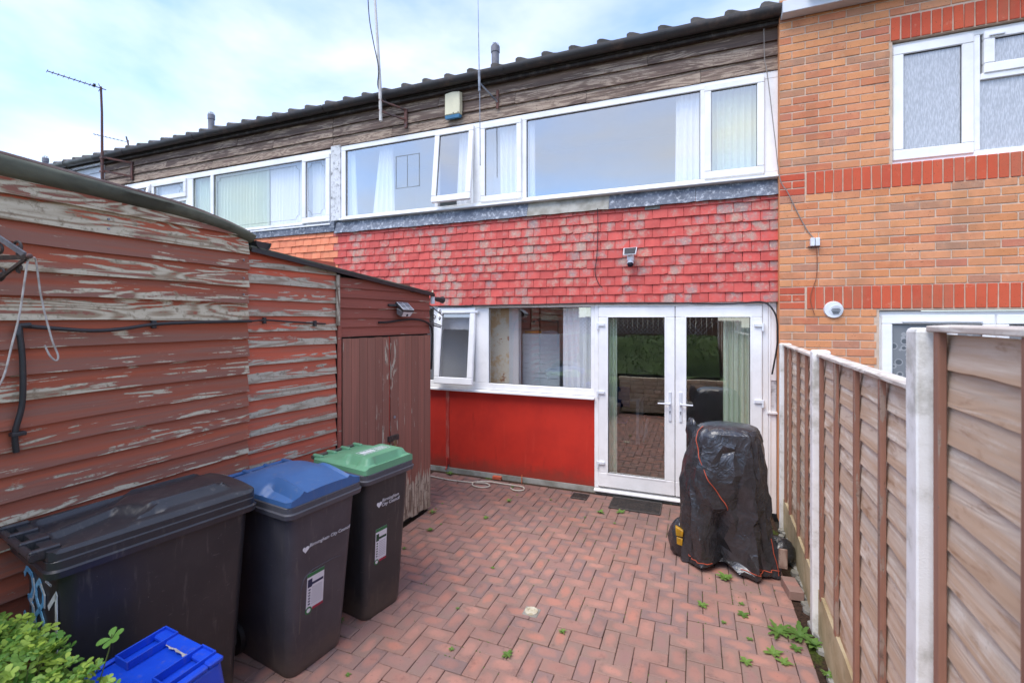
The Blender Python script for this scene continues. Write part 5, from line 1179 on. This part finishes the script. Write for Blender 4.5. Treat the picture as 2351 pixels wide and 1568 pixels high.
m = MB(); m.prism([(-1.93, 5.93, 1.846), (-1.93, 5.93, 1.872), (-1.78, 5.93, 1.884), (-1.72, 5.93, 1.872), (-1.70, 5.93, 1.848)], (0, .006, 0)); m.build('blade', grey_metal, t)
t = thing('yellow_basket', 'yellow basket inside behind the gap of the open ground floor sash', 'basket', (-2.66, 5.7, 1.2))
m = MB()
for k in range(5): m.tube([(-2.72 + .11 * (.5 + .5 * math.cos(a)), 5.62 + .10 * (.5 + .5 * math.sin(a)), 1.20 + .05 * k) for a in [2 * PI * q / 14 for q in range(15)]], .007, 5)
for k in range(8): a = 2 * PI * k / 8; m.tube([(-2.72 + .055 + .055 * math.cos(a), 5.67 + .05 * math.sin(a), 1.18), (-2.665 + .06 * math.cos(a), 5.67 + .055 * math.sin(a), 1.44)], .005, 5)
m.build('wicker', yellow, t)
t = thing('table', 'white table seen through the left glass door', 'table', (-1.4, 7.9, 0))
MB().box(-2.1, -.84, 7.75, 8.45, .70, .73).build('table_top', wall_plain, t, bevel=.004)
for x, y in ((-.88, 7.79), (-.88, 8.40), (-2.05, 7.79), (-2.05, 8.40)): MB().box(x - .025, x + .025, y - .025, y + .025, 0, .699).build('leg', wall_plain, t)
t = thing('stool', 'stool with dark seat and pale splayed legs behind the left glass door', 'stool', (-.58, 8.05, 0))
MB().box(-.80, -.36, 7.85, 8.25, .42, .455).build('seat', simple('brown_seat', lin(84, 64, 56, .9), rough=.6), t, bevel=.01)
for sx, sy in ((-1, -1), (1, -1), (-1, 1), (1, 1)): MB().bar((-.58 + sx * .16, 8.05 + sy * .14, .42), (-.58 + sx * .22, 8.05 + sy * .19, 0), .028).build('leg', wall_plain, t)
t = thing('blue_chair', 'blue chair just inside the left glass door beside the curtain', 'chair', (-1.2, 7.4, 0))
cb = simple('blue_seat', lin(52, 72, 140, .9), rough=.5)
MB().box(-1.36, -.98, 7.2, 7.6, .44, .47).build('seat', cb, t, bevel=.01); MB().box(-1.36, -.98, 7.58, 7.61, .62, .95).build('backrest', cb, t, bevel=.01)
for x, y in ((-1.33, 7.23), (-1.01, 7.23), (-1.33, 7.57), (-1.01, 7.57)): m = MB(); m.cyl((x, y, 0), (x, y, .44), .011, n=8); m.build('leg', black_metal, t)

# ------------------------------------------------------------------ fixtures on walls
t = thing('alarm_box', 'cream alarm box with pale blue base on the weatherboards', 'alarm box', (-2.95, 5.36, 4.66))
m = MB(); m.loft([[(x, 5.30, z) for x, z in ((-3.058, 4.705), (-2.842, 4.705), (-2.836, 4.80), (-2.840, 4.985), (-2.95, 4.998), (-3.056, 4.985))], [(x, 5.365, z) for x, z in ((-3.070, 4.700), (-2.830, 4.700), (-2.824, 4.80), (-2.828, 4.995), (-2.95, 5.010), (-3.068, 4.995))]]); m.build('alarm_cover', cream_plastic, t, bevel=.008)
m = MB(); m.hexa([(-3.055, 5.31, 4.655), (-2.845, 5.31, 4.655), (-2.845, 5.365, 4.665), (-3.055, 5.365, 4.665), (-3.060, 5.302, 4.699), (-2.840, 5.302, 4.699), (-2.834, 5.365, 4.699), (-3.066, 5.365, 4.699)]); m.build('alarm_base', blue_plastic, t, bevel=.004)
for x in (-2.93, -2.86): m = MB(); m.cyl((x, 5.304, 4.72), (x, 5.296, 4.72), .006, n=8); m.build('screw', gasket, t)
m = MB(); m.tube([(-2.98, 5.37, 5.0), (-2.99, 5.36, 5.06), (-3.01, 5.33, 5.10)], .004, 5); m.build('alarm_cable', cable_white, t)
t = thing('solar_camera', 'white security camera with small black solar panel on the red tiles', 'camera', (-.68, 5.36, 2.62))
m = MB(); m.box(-.715, -.645, 5.28, 5.365, 2.685, 2.765); m.build('camera_body', white_plastic, t, bevel=.010)
m = MB(); m.hexa([(-.745, 5.225, 2.748), (-.612, 5.225, 2.752), (-.605, 5.285, 2.838), (-.752, 5.285, 2.834), (-.745, 5.237, 2.742), (-.612, 5.237, 2.746), (-.605, 5.297, 2.832), (-.752, 5.297, 2.828)]); sp_ = m.build('panel_frame', white_plastic, t, bevel=.002)
m = MB(); m.hexa([(-.737, 5.2265, 2.7565), (-.620, 5.2265, 2.7605), (-.613, 5.2795, 2.8325), (-.743, 5.2795, 2.8285), (-.737, 5.2245, 2.7575), (-.620, 5.2245, 2.7615), (-.613, 5.2775, 2.8335), (-.743, 5.2775, 2.8295)]); m.build('solar_cells', solar, sp_)
MB().box(-.70, -.66, 5.29, 5.366, 2.76, 2.80).build('panel_stem', white_plastic, t)
def ball(m, c, r, sq=1, n=14):
    m.loft([[(c[0] + r * math.sin(PI * i / 10) * math.cos(a), c[1] + r * math.sin(PI * i / 10) * math.sin(a), c[2] + sq * r * math.cos(PI * i / 10)) for a in [2 * PI * k / n for k in range(n)]] for i in range(1, 10)]); return m
ball(MB(), (-.68, 5.31, 2.668), .036).build('camera_dome', white_plastic, t, smooth=True); ball(MB(), (-.68, 5.300, 2.650), .034).build('camera_lens', solar, t, smooth=True)
def cable(name, label, path, r, mat, cat='cable', extra=None):
    # Catmull-Rom through the points
    P = [Vector(p) for p in path]; out = []
    for i in range(len(P) - 1):
        p0, p1, p2, p3 = P[max(i - 1, 0)], P[i], P[i + 1], P[min(i + 2, len(P) - 1)]
        for k in range(8):
            f = k / 8; out.append(.5 * ((2 * p1) + (p2 - p0) * f + (2 * p0 - 5 * p1 + 4 * p2 - p3) * f * f + (3 * p1 - p0 - 3 * p2 + p3) * f ** 3))
    out.append(P[-1]); m = MB(); m.tube(out, r, 7); return tag(m.build(name, mat, smooth=True), label, cat)
cable('door_cable', 'black cable sagging along the door head and hanging down its right side', [(-3.2, 5.375, 2.205), (-2.6, 5.37, 2.212), (-1.7, 5.37, 2.216), (-1.07, 5.37, 2.222), (-.31, 5.365, 2.215), (.22, 5.36, 2.197), (.44, 5.36, 2.202), (.65, 5.355, 2.207), (.742, 5.35, 2.11), (.770, 5.345, 1.977), (.768, 5.34, 1.777), (.722, 5.34, 1.474)], .0085, cable_black)
cable('tile_cable', 'thin dark cable running down over the red tiles to a loose end', [(-1.055, 5.33, 3.316), (-1.055, 5.355, 3.112), (-1.067, 5.355, 2.773), (-1.089, 5.355, 2.586), (-1.046, 5.35, 2.448), (-1.0, 5.345, 2.40)], .0045, cable_black)
cable('brick_cable', 'thin pale cable drooping from the eaves down to the white box on the brick wall', [(.647, 5.32, 4.99), (.655, 5.34, 4.70), (.673, 5.34, 4.586), (.70, 5.33, 4.331), (.744, 5.30, 3.84), (.782, 5.27, 3.44), (.852, 5.27, 3.287), (.93, 5.28, 3.10), (1.014, 5.28, 2.915), (1.075, 5.27, 2.816)], .0045, simple('grey_cable', lin(150, 140, 132, .8), rough=.7))
cable('loose_cable', 'thin brown cable hanging from the white junction box on the brick wall', [(1.092, 5.27, 2.74), (1.10, 5.275, 2.60), (1.093, 5.278, 2.437), (1.052, 5.275, 2.296), (1.046, 5.27, 2.20), (1.078, 5.265, 2.074)], .0035, simple('brown_cable', lin(150, 92, 66, .8), rough=.7))
t = thing('junction_box', 'pair of small white junction boxes on the brick wall above the round vent', 'junction box', (1.08, 5.28, 2.75))
for x in (1.058, 1.100): MB().box(x - .018, x + .018, 5.245, 5.289, 2.745, 2.825).build('box_cover', white_plastic, t, bevel=.003)
MB().box(1.025, 1.12, 5.27, 5.2895, 2.735, 2.748).build('mount_bracket', rusty, t)
cable('garden_hose', 'thin cream hose lying in loops on the paving below the red panel', [(-3.25, 5.16, .014), (-2.9, 5.12, .012), (-2.6, 5.14, .012), (-2.40, 5.17, .016), (-2.32, 5.10, .014), (-2.40, 5.03, .012), (-2.52, 5.05, .014), (-2.54, 5.14, .024), (-2.38, 5.22, .022), (-2.20, 5.24, .012), (-2.05, 5.24, .012), (-1.93, 5.22, .014), (-1.90, 5.13, .012), (-1.99, 5.09, .012), (-2.06, 5.14, .012)], .0085, simple('cream_hose', lin(206, 196, 178, .8), rough=.5), 'hose')
# black conduit across the sheds
t = thing('black_conduit', 'black plastic water pipe bent at a corner along the near shed wall', 'pipe', (-2.8, 1.1, 1.44))
def smoothpath(P, n=6):
    P = [Vector(p) for p in P]; out = []
    for i in range(len(P) - 1):
        p0, p1, p2, p3 = P[max(i - 1, 0)], P[i], P[i + 1], P[min(i + 2, len(P) - 1)]
        for k in range(n): f = k / n; out.append(.5 * ((2 * p1) + (p2 - p0) * f + (2 * p0 - 5 * p1 + 4 * p2 - p3) * f * f + (3 * p1 - p0 - 3 * p2 + p3) * f ** 3))
    return out + [P[-1]]
XP = -2.808
m = MB(); m.tube(smoothpath([(XP, 1.103, 1.985), (XP + .005, 1.112, 1.85), (XP + .004, 1.112, 1.66), (XP, 1.090, 1.53), (XP, 1.094, 1.44)]), .0115, 10); m.build('upright_pipe', black_plastic, t, smooth=True)
m = MB(); m.tube([(XP, 1.103, 1.96), (XP, 1.103, 2.004), (XP, 1.14, 2.003)], .0145, 10); m.build('elbow', black_plastic, t, smooth=40)
m = MB(); m.tube(smoothpath([(XP, 1.11, 2.003), (XP, 1.20, 1.992), (XP + .006, 1.364, 1.975), (XP + .006, 1.50, 1.982), (XP, 1.66, 2.004), (XP, 1.9, 2.014), (XP, 2.262, 2.020)]), .0095, 10); m.build('long_pipe', black_plastic, t, smooth=True)
m = MB(); m.tube(smoothpath([(XP, 2.262, 2.020), (px(2.40, .014), 2.40, 2.026), (px(2.62, .012), 2.62, 2.012), (px(2.90, .012), 2.90, 1.996)]), .0060, 8); m.build('thin_pipe', black_plastic, t, smooth=True)
for y, z, o_ in ((1.66, 2.004, XP - .012), (2.38, 2.024, px(2.38, .010)), (2.80, 2.0, px(2.80, .010))): MB().box(o_ - .008, o_ + .012, y - .012, y + .012, z - .022, z + .022).build('pipe_clip', black_plastic, t, bevel=.003)
MB().box(-2.828, -2.795, 1.075, 1.125, 1.512, 1.53).build('pipe_clip', black_plastic, t, bevel=.003)
cable('shed_cable', 'thick black cable curving over the shed doors and down the shed corner', [q(3.48, .022, 2.004), q(3.60, .020, 2.006), q(3.78, .022, 2.025), q(3.95, .022, 2.035), q(4.10, .024, 2.020), q(4.20, .026, 1.985), q(4.262, .02, 1.92), q(4.275, .01, 1.75), q(4.275, .0, 1.5)], .011, cable_black)
# solar light over the doors
t = thing('solar_light', 'small solar floodlight with gridded panel on the shed above the doors', 'solar light', (-2.66, 3.78, 2.08))
m = MB(); m.bar(q(3.62, .0, 2.168), (-2.655, 3.74, 2.168), .035, .022); m.build('wall_arm', black_plastic, t, bevel=.003)
A_, B_, C_, D_ = Vector((-2.665, 3.695, 2.200)), Vector((-2.665, 3.885, 2.200)), Vector((-2.570, 3.870, 2.122)), Vector((-2.570, 3.680, 2.122)); dn = (B_ - A_).cross(D_ - A_).normalized(); dn = dn if dn.z > 0 else -dn
m = MB(); m.hexa([p - dn * .022 for p in (A_, B_, C_, D_)] + [A_, B_, C_, D_]); m.build('panel_frame', black_plastic, t, bevel=.002)
m = MB(); e = lambda u, v: A_ + (B_ - A_) * u + (D_ - A_) * v + dn * .001; m.hexa([e(.03, .04), e(.97, .04), e(.97, .96), e(.03, .96)] + [e(u, v) + dn * .001 for u, v in ((.03, .04), (.97, .04), (.97, .96), (.03, .96))]); m.build('panel_face', white_plastic, t)
for r_ in range(5):
    for c_ in range(2): u0, v0 = .08 + c_ * .45, .09 + r_ * .175; m = MB(); m.hexa([e(u, v) + dn * .0012 for u, v in ((u0, v0), (u0 + .39, v0), (u0 + .39, v0 + .10), (u0, v0 + .10))] + [e(u, v) + dn * .002 for u, v in ((u0, v0), (u0 + .39, v0), (u0 + .39, v0 + .10), (u0, v0 + .10))]); m.build('solar_cell', solar, t)
m = MB(); m.hexa([(-2.615, 3.70, 2.058), (-2.615, 3.86, 2.058), (-2.66, 3.86, 2.085), (-2.66, 3.70, 2.085), (-2.578, 3.685, 2.104), (-2.578, 3.865, 2.104), (-2.65, 3.865, 2.14), (-2.65, 3.685, 2.14)]); m.build('lamp_housing', grey_metal, t, bevel=.003)
m = MB(); m.hexa([(-2.6115, 3.715, 2.060), (-2.6115, 3.845, 2.060), (-2.6135, 3.845, 2.060), (-2.6135, 3.715, 2.060), (-2.5775, 3.70, 2.1005), (-2.5775, 3.85, 2.1005), (-2.58, 3.85, 2.1005), (-2.58, 3.70, 2.1005)]); m.build('lamp_lens', white_plastic, t)
ball(MB(), (-2.598, 3.782, 2.074), .012).build('motion_sensor', solar, t, smooth=True)
# hanging basket brackets
def scroll(m, c, r, ax, turns=1.4, w=.004, start=0.0, flip=1):
    P = []
    for k in range(26):
        f = k / 25; a = start + flip * f * turns * 2 * PI; rr_ = r * (1 - .72 * f)
        P.append(Vector(c) + Vector(ax[0]) * (math.cos(a) * rr_) + Vector(ax[1]) * (math.sin(a) * rr_))
    m.tube(P, w, 6)
t = thing('hanging_basket_bracket', 'grey wrought iron scroll bracket sticking out of the near shed at the left edge', 'bracket', (-2.83, 1.0, 2.17))
BYk = 1.0
m = MB(); m.bar((-2.835, BYk, 2.292), (-2.56, BYk + .03, 2.288), .012, .018); m.build('arm', black_metal, t); m = MB(); m.bar((-2.835, BYk - .02, 2.44), (-2.575, BYk + .028, 2.298), .010, .020); m.build('stay', grey_metal, t)
m = MB(); m.bar((-2.575, BYk + .03, 2.28), (-2.835, BYk - .02, 2.13), .010, .012); m.build('brace', black_metal, t)
for c, r, fl in (((-2.64, BYk + .03, 2.335), .030, 1), ((-2.73, BYk + .01, 2.325), .034, -1), ((-2.72, BYk + .01, 2.225), .030, 1), ((-2.62, BYk + .03, 2.245), .018, -1)):
    m = MB(); scroll(m, c, r, ((1, .12, 0), (0, 0, 1)), 1.3, .0055, -PI / 2, fl); m.build('scroll', black_metal, t, smooth=True)
ball(MB(), (-2.548, BYk + .032, 2.292), .011).build('knob', rusty, t, smooth=True)
cable('washing_line_cord', 'thin white cord looped over the bracket and hanging down the near shed wall', [(-2.60, .90, 1.72), (-2.60, .945, 1.745), (-2.60, .975, 1.80), (-2.60, 1.0, 1.93), (-2.60, 1.022, 2.05), (-2.59, 1.035, 2.20), (-2.575, 1.040, 2.283), (-2.565, 1.050, 2.288), (-2.575, 1.064, 2.27), (-2.585, 1.085, 2.12), (-2.59, 1.12, 1.95), (-2.59, 1.142, 1.875), (-2.59, 1.135, 1.852), (-2.59, 1.115, 1.875), (-2.59, 1.098, 1.92)], .0036, cable_white, 'cord')
t = thing('scroll_bracket', 'small black scroll bracket on the far corner of the shed by the open window', 'bracket', (-2.62, 4.36, 1.93))
m = MB(); m.bar((-2.64, 4.26, 2.185), (-2.60, 4.46, 2.075), .008, .008); m.build('stay', black_metal, t); m = MB(); m.bar((-2.64, 4.24, 1.985), (-2.60, 4.42, 1.945), .016, .012); m.build('arm', black_plastic, t); m = MB(); m.bar((-2.62, 4.24, 2.005), (-2.585, 4.41, 1.962), .012, .010); m.build('arm', black_plastic, t)
for c, r, fl in (((-2.612, 4.425, 2.118), .024, 1), ((-2.612, 4.425, 2.045), .020, -1), ((-2.62, 4.315, 2.06), .028, 1)):
    m = MB(); scroll(m, c, r, ((.1, 1, 0), (0, 0, 1)), 1.2, .0045, -PI / 2, fl); m.build('scroll', black_metal, t, smooth=True)
t = thing('spotlight', 'weathered black spotlight on a white mount at the end of the shed roof', 'spotlight', (-2.62, 4.36, 2.2))
m = MB(); m.cyl((-2.62, 4.285, 2.20), (-2.62, 4.285, 2.29), .024, n=12); m.build('mount', white_plastic, t, smooth=40); m = MB(); m.cyl((-2.62, 4.285, 2.29), (-2.62, 4.285, 2.345), .014, .006, n=10); m.build('mount_cap', cream_plastic, t, smooth=40)
m = MB(); m.tube([(-2.62, 4.30, 2.262), (-2.61, 4.36, 2.252), (-2.60, 4.42, 2.248), (-2.597, 4.45, 2.248)], [.014, .026, .030, .040], 14); m.build('lamp_barrel', black_plastic, t, smooth=40)
# ------------------------------------------------------------------ aerials
t = thing('tv_aerial', 'long television aerial on a rusty mast bracketed to the neighbour weatherboards at left', 'aerial', (-10.05, 5.05, 4.57))
m = MB(); m.tube([(-10.03, 5.05, 4.57), (-10.035, 5.05, 5.2), (-10.05, 5.055, 5.8), (-10.07, 5.05, 6.27)], [.024, .022, .019, .018], 8); m.build('mast', rusty, t, smooth=True)
b0, b1 = Vector((-10.05, 5.12, 6.24)), Vector((-10.26, 4.38, 6.26)); m = MB(); m.tube([b0, b1], .009, 6); m.build('boom', rusty, t)
dd = (b1 - b0).normalized(); sd = dd.cross(Vector((0, 0, 1))).normalized()
for k in range(10):
    c = b0 + (b1 - b0) * (.2 + .8 * k / 9); m = MB(); m.tube([c - sd * .07, c + sd * .07], .004, 5); m.build('director', rusty, t)
c = b0 + (b1 - b0) * .22; MB().bar(c - sd * .05 + Vector((0, 0, .015)), c + sd * .05 + Vector((0, 0, .015)), .03, .03).build('dipole_box', black_plastic, t)
for s_ in (-1, 1): m = MB(); c = b0 + (b1 - b0) * .10; m.tube([c, c + Vector((0, 0, .07 * s_)) + dd * .03], .006, 5); m.build('reflector', rusty, t)
for z in (4.97, 4.72): m = MB(); m.bar((-10.05, 5.05, z + .02), (-9.74, 5.36, z - .03), .03, .03); m.bar((-10.07, 5.05, z), (-9.99, 5.05, z), .05, .03); m.build('bracket_arm', rusty, t)
MB().box(-9.76, -9.71, 5.35, 5.375, 4.62, 4.96).build('bracket_plate', rusty, t)
t = thing('tv_aerial', 'small distant television aerial peeking above the roof gutter', 'aerial', (-12.6, 6.9, 5.7))
m = MB(); m.tube([(-12.80, 7.0, 5.6), (-12.86, 7.0, 6.40)], .016, 6); m.build('mast', rusty, t); b0, b1 = Vector((-12.92, 7.0, 6.37)), Vector((-13.48, 6.63, 6.50)); m = MB(); m.tube([b0, b1], .006, 5); m.build('boom', rusty, t); dd = (b1 - b0).normalized(); sd = dd.cross(Vector((0, 0, 1))).normalized()
for k in range(8): c = b0 + (b1 - b0) * (.15 + .85 * k / 7); m = MB(); m.tube([c - sd * .03, c + sd * .03], .010, 5); m.build('director', black_metal, t)
m = MB(); m.bar((-12.93, 7.0, 6.50), (-12.85, 7.02, 6.22), .03, .015); m.build('reflector', black_metal, t)
t = thing('white_mast', 'tall white antenna mast with a dark cable twisted beside it at the eaves', 'mast', (-3.95, 5.12, 4.72))
m = MB(); m.tube([(-3.935, 5.12, 4.70), (-3.95, 5.12, 5.2), (-3.99, 5.12, 5.8), (-4.05, 5.12, 6.6), (-4.08, 5.12, 7.0)], [.022, .022, .018, .015, .014], 8); m.build('mast_pole', simple('mast_white', lin(225, 220, 212, .85), rough=.6, dirt=(lin(150, 120, 100), .5), dsc=8), t, smooth=True)
m = MB(); m.tube(smoothpath([(-3.90, 5.2, 4.98), (-3.965, 5.10, 5.15), (-3.95, 5.09, 5.4), (-4.03, 5.09, 5.75), (-4.10, 5.09, 6.1), (-4.13, 5.09, 6.5), (-4.15, 5.09, 6.9)]), .007, 5); m.build('mast_cable', cable_black, t)
for z in (4.97, 4.83): m = MB(); m.bar((-3.96, 5.10, z + .01), (-3.70, 5.35, z - .06), .028, .02); m.build('bracket_arm', rusty, t)
MB().box(-3.72, -3.68, 5.345, 5.37, 4.66, 4.92).build('bracket_plate', rusty, t)
t = thing('whip_antenna', 'thin whip antenna on a diagonal stay standing in front of the upper window', 'antenna', (-2.46, 5.12, 3.93))
m = MB(); m.tube([(-2.455, 5.12, 3.92), (-2.462, 5.12, 4.83)], .0055, 6); m.build('lower_rod', grey_metal, t); m = MB(); m.tube([(-2.463, 5.12, 4.83), (-2.470, 5.12, 5.08)], .017, 8); m.build('coil_housing', grey_metal, t, smooth=40); m = MB(); m.tube([(-2.470, 5.12, 5.08), (-2.478, 5.12, 5.5), (-2.485, 5.12, 5.96)], [.007, .005, .003], 6); m.build('whip', grey_metal, t)
m = MB(); m.bar((-2.463, 5.12, 4.93), (-2.33, 5.36, 4.78), .016, .016); m.build('stay', grey_metal, t); MB().box(-2.345, -2.315, 5.355, 5.372, 4.70, 4.93).build('bracket_plate', rusty, t)

# ------------------------------------------------------------------ weeds
def weed_mesh(seed, n, ln, wd, up, dente=0):
    rr_ = random.Random(seed); m = MB()
    for k in range(n):
        a = 2 * PI * k / n + rr_.uniform(-.3, .3); l = ln * rr_.uniform(.6, 1.15); rx = Matrix.Rotation(a, 4, 'Z'); el = up * rr_.uniform(.5, 1.3); vs = []
        N = 7
        for i in range(N):
            u = i / (N - 1); w = wd * math.sin(PI * min(1, (u * .9 + .08))) ** .8 * (1 + dente * (.45 if i % 2 else -.3)); r = l * u * math.cos(el * (1 - .5 * u)); z = l * (u * math.sin(el) - .55 * u * u * math.sin(el)) + .004
            for s_ in (1, 0, -1): vs.append(rx @ Vector((r, s_ * w, z + (abs(s_)) * .15 * w)))
        fs = []
        for i in range(N - 1): b = i * 3; fs += [(b, b + 1, b + 4, b + 3), (b + 1, b + 2, b + 5, b + 4)]
        m.add([tuple(v) for v in vs], fs)
    return m.mesh('weed', weed_g, smooth=True)
WM = {'ros': weed_mesh(1, 9, .060, .011, .5), 'dan': weed_mesh(2, 12, .105, .013, .55, .8), 'sml': weed_mesh(3, 6, .032, .008, .7), 'tuf': weed_mesh(4, 14, .050, .006, 1.1), 'tal': weed_mesh(5, 10, .075, .016, 1.0, .3)}
named = [
 (.50, 3.42, 'dan', .95, 'bushy dandelion weed at the foot of the white fence post, left of its larger neighbour'), (.62, 3.43, 'dan', 1.15, 'largest feathery dandelion weed touching the foot of the white fence post'),
 (.68, 3.36, 'tal', .9, 'small leafy weed squeezed between the dandelion and the fence post'), (.44, 3.19, 'ros', 1.0, 'round leaved weed in front of the big dandelion near the fence'), (.485, 3.13, 'ros', .8, 'low round leaved weed nearest the camera among those by the fence'),
 (.04, 3.545, 'ros', .8, 'spiky little weed in the open paving ahead of the black cover'), (.30, 3.525, 'sml', 1.4, 'small forked weed left of the dandelions in a brick joint'), (.215, 3.97, 'tal', .95, 'upright weed with notched leaves growing at the hem of the black cover'),
 (.572, 3.285, 'sml', 1.3, 'tiny sprig between the dandelion and the round leaved weed'), (.275, 3.05, 'sml', 1.3, 'reddish stemmed sprig in the paving at the lower right'), (.70, 3.10, 'tuf', 1.0, 'tuft of weeds at the gravel board in the lower right corner of the paving'),
 (-1.063, 2.588, 'ros', .72, 'single bright weed on the bricks in front of the drain cap'), (-3.0, 5.33, 'tal', .8, 'leafy weed below the left end of the red panel'), (-2.563, 4.19, 'tuf', 1.2, 'tuft of grass at the far bottom corner of the shed doors'),
 (-2.37, 3.83, 'tuf', 1.0, 'flat weed on the paving between the green bin and the shed corner'), (-.729, 4.938, 'ros', 1.0, 'weed at the near edge of the large slatted grille'), (-.93, 4.85, 'tal', .7, 'weed left of the near corner of the large slatted grille'),
 (-1.934, 4.77, 'tuf', 1.0, 'patch of weed in the middle of the paving below the hose end'), (-2.22, 2.45, 'tal', .6, 'weed peeping out between the blue and the green lidded bins'), (-2.0, 4.29, 'ros', .7, 'weed alone on the paving right of the shed corner')]
for x, y, k, sc, lb in named:
    o = inst('weed', WM[k], Matrix.Translation((x, y, .0)) @ Matrix.Rotation(R.uniform(0, 6), 4, 'Z') @ Matrix.Scale(sc, 4)); tag(o, lb, 'weed', 'weeds growing in the paving')
tiny = [(-1.553, 2.874), (-2.594, 4.446), (-2.347, 3.995), (-2.334, 4.319), (-1.92, 4.988), (-2.064, 5.2), (-1.054, 4.684), (-.752, 4.654), (-1.514, 4.986), (-1.538, 3.446), (-1.398, 2.502), (-2.589, 4.299), (-2.401, 3.453), (-.802, 2.903), (-1.845, 2.104), (.303, 3.666), (.175, 3.393), (.32, 3.28), (.38, 2.85)]
for x, y in tiny:
    o = inst('weed', WM[R.choice(['sml', 'sml', 'tuf'])], Matrix.Translation((x, y, 0)) @ Matrix.Rotation(R.uniform(0, 6), 4, 'Z') @ Matrix.Scale(R.uniform(.4, .75), 4)); tag(o, 'tiny green sprout in a joint between the paving bricks', 'weed', 'tiny sprouts in the brick joints')
# moss and seedlings filling some joints
m = MB(); rl = random.Random(11)
for k in range(2600):
    i, j = rl.randrange(-30, 11), rl.randrange(-24, 22); x = -.352 + i * U; y = 3.252 + j * U
    if rl.random() < .5: x += rl.uniform(0, .1); y += rl.gauss(0, .0015); ok_ = (noise.noise(Vector((x * 2.2, y * 2.2, 5))) > .16)
    else: y += rl.uniform(0, .1); x += rl.gauss(0, .0015); ok_ = (noise.noise(Vector((x * 2.2, y * 2.2, 5))) > .02) and x > -1.2
    if not ok_ or x > .70 or x < -2.5: continue
    r = rl.uniform(.002, .0042); a = rl.uniform(0, 3)
    m.loft([[(x + math.cos(a + q_ * PI / 2.5) * r * f, y + math.sin(a + q_ * PI / 2.5) * r * f, z) for q_ in range(5)] for f, z in ((1.2, -.0135), (1.0, -.001), (.3, .002))])
tag(m.build('joint_moss', simple('moss', lin(126, 150, 74, .65), lin(96, 122, 56, .6), sc=30, rough=.95)), 'green moss filling joints of the brick paving', 'moss', kind='stuff')

# ------------------------------------------------------------------ raised garden behind the camera (seen mirrored in the glass)
m = MB(); m.box(-6, .62, -14, .30, -.05, .72); tag(m.build('raised_lawn', grassy), kind='structure')
gw = thing('stone_retaining_wall', 'cream stone retaining wall below the raised lawn, mirrored in the left glass door', 'wall', (-.7, .38, 0)); rs = random.Random(5)
stone = simple('cream_stone', lin(232, 224, 200, .95), lin(200, 188, 160, .95), sc=8, rough=.9, bump=.6, rv=.3)
for r_ in range(9):
    x = -1.5 + rs.uniform(-.1, 0)
    while x < .55:
        l = rs.uniform(.14, .34); MB().box(x, min(x + l - .008, .60), .30, .40 + rs.uniform(-.02, .02), r_ * .085, r_ * .085 + .078).build('stone', stone, gw, bevel=.008); x += l
hd = MB()
def bank(u, v):
    x = -5.5 + 6.0 * u; y = .2 - 2.9 * v; z = .78 + .78 * sm(.0, .75, v) + .10 * noise.noise(Vector((x * 1.3, y * 1.6, 0))) + .03 * noise.noise(Vector((x * 6, y * 6, 0))); near = math.hypot(x, y); z -= .55 * (1 - sm(.35, 1.0, near)) * sm(0, .3, v); return (x, y, z)
hd.grid(bank, 90, 50); tag(hd.build('hedge_bank', grassy, smooth=True), kind='stuff')
m = MB(); HL = weed_mesh(9, 5, .05, .012, .6)
for k in range(5200):
    u, v = rs.random(), rs.random(); p = bank(u, v)
    if math.hypot(p[0], p[1]) < .55: continue
    a = rs.uniform(0, 6.28); l = rs.uniform(.03, .07); d = Vector((math.cos(a) * l, math.sin(a) * l, rs.uniform(.02, .06))); w = Vector((-math.sin(a), math.cos(a), 0)) * l * .35; c = Vector(p)
    m.add([tuple(c - w * .3), tuple(c + d * .5 + w), tuple(c + d), tuple(c + d * .5 - w)], [(0, 1, 2, 3)])
tag(m.build('hedge_leaves', hedge_g), 'dark green bank of ground cover behind the camera, mirrored in the doors', 'ground cover', kind='stuff')
bf = thing('trellis_fence', 'dark brown fence with white trellis behind the camera, mirrored in the doors', 'fence', (-2.5, -3.2, .7))
for k in range(44): MB().box(-5.8 + k * .145, -5.8 + k * .145 + .139, -3.25, -3.23, .7, 2.12 + rs.uniform(-.01, .01)).build('fence_board', back_fence, bf)
m = MB()
for k in range(40):
    x = -4.5 + k * .12
    for s_ in (-1, 1):
        a, b = (x, -3.20, 1.62), (x + s_ * .42, -3.20, 2.04); m.bar(a, b, .012, .008)
tag(m.build('trellis', white_plastic, bf), kind='stuff')
for x in (-2.6, -.6): MB().box(x - .05, x + .05, -3.22, -3.12, .7, 2.15).build('fence_post', white_post, bf)
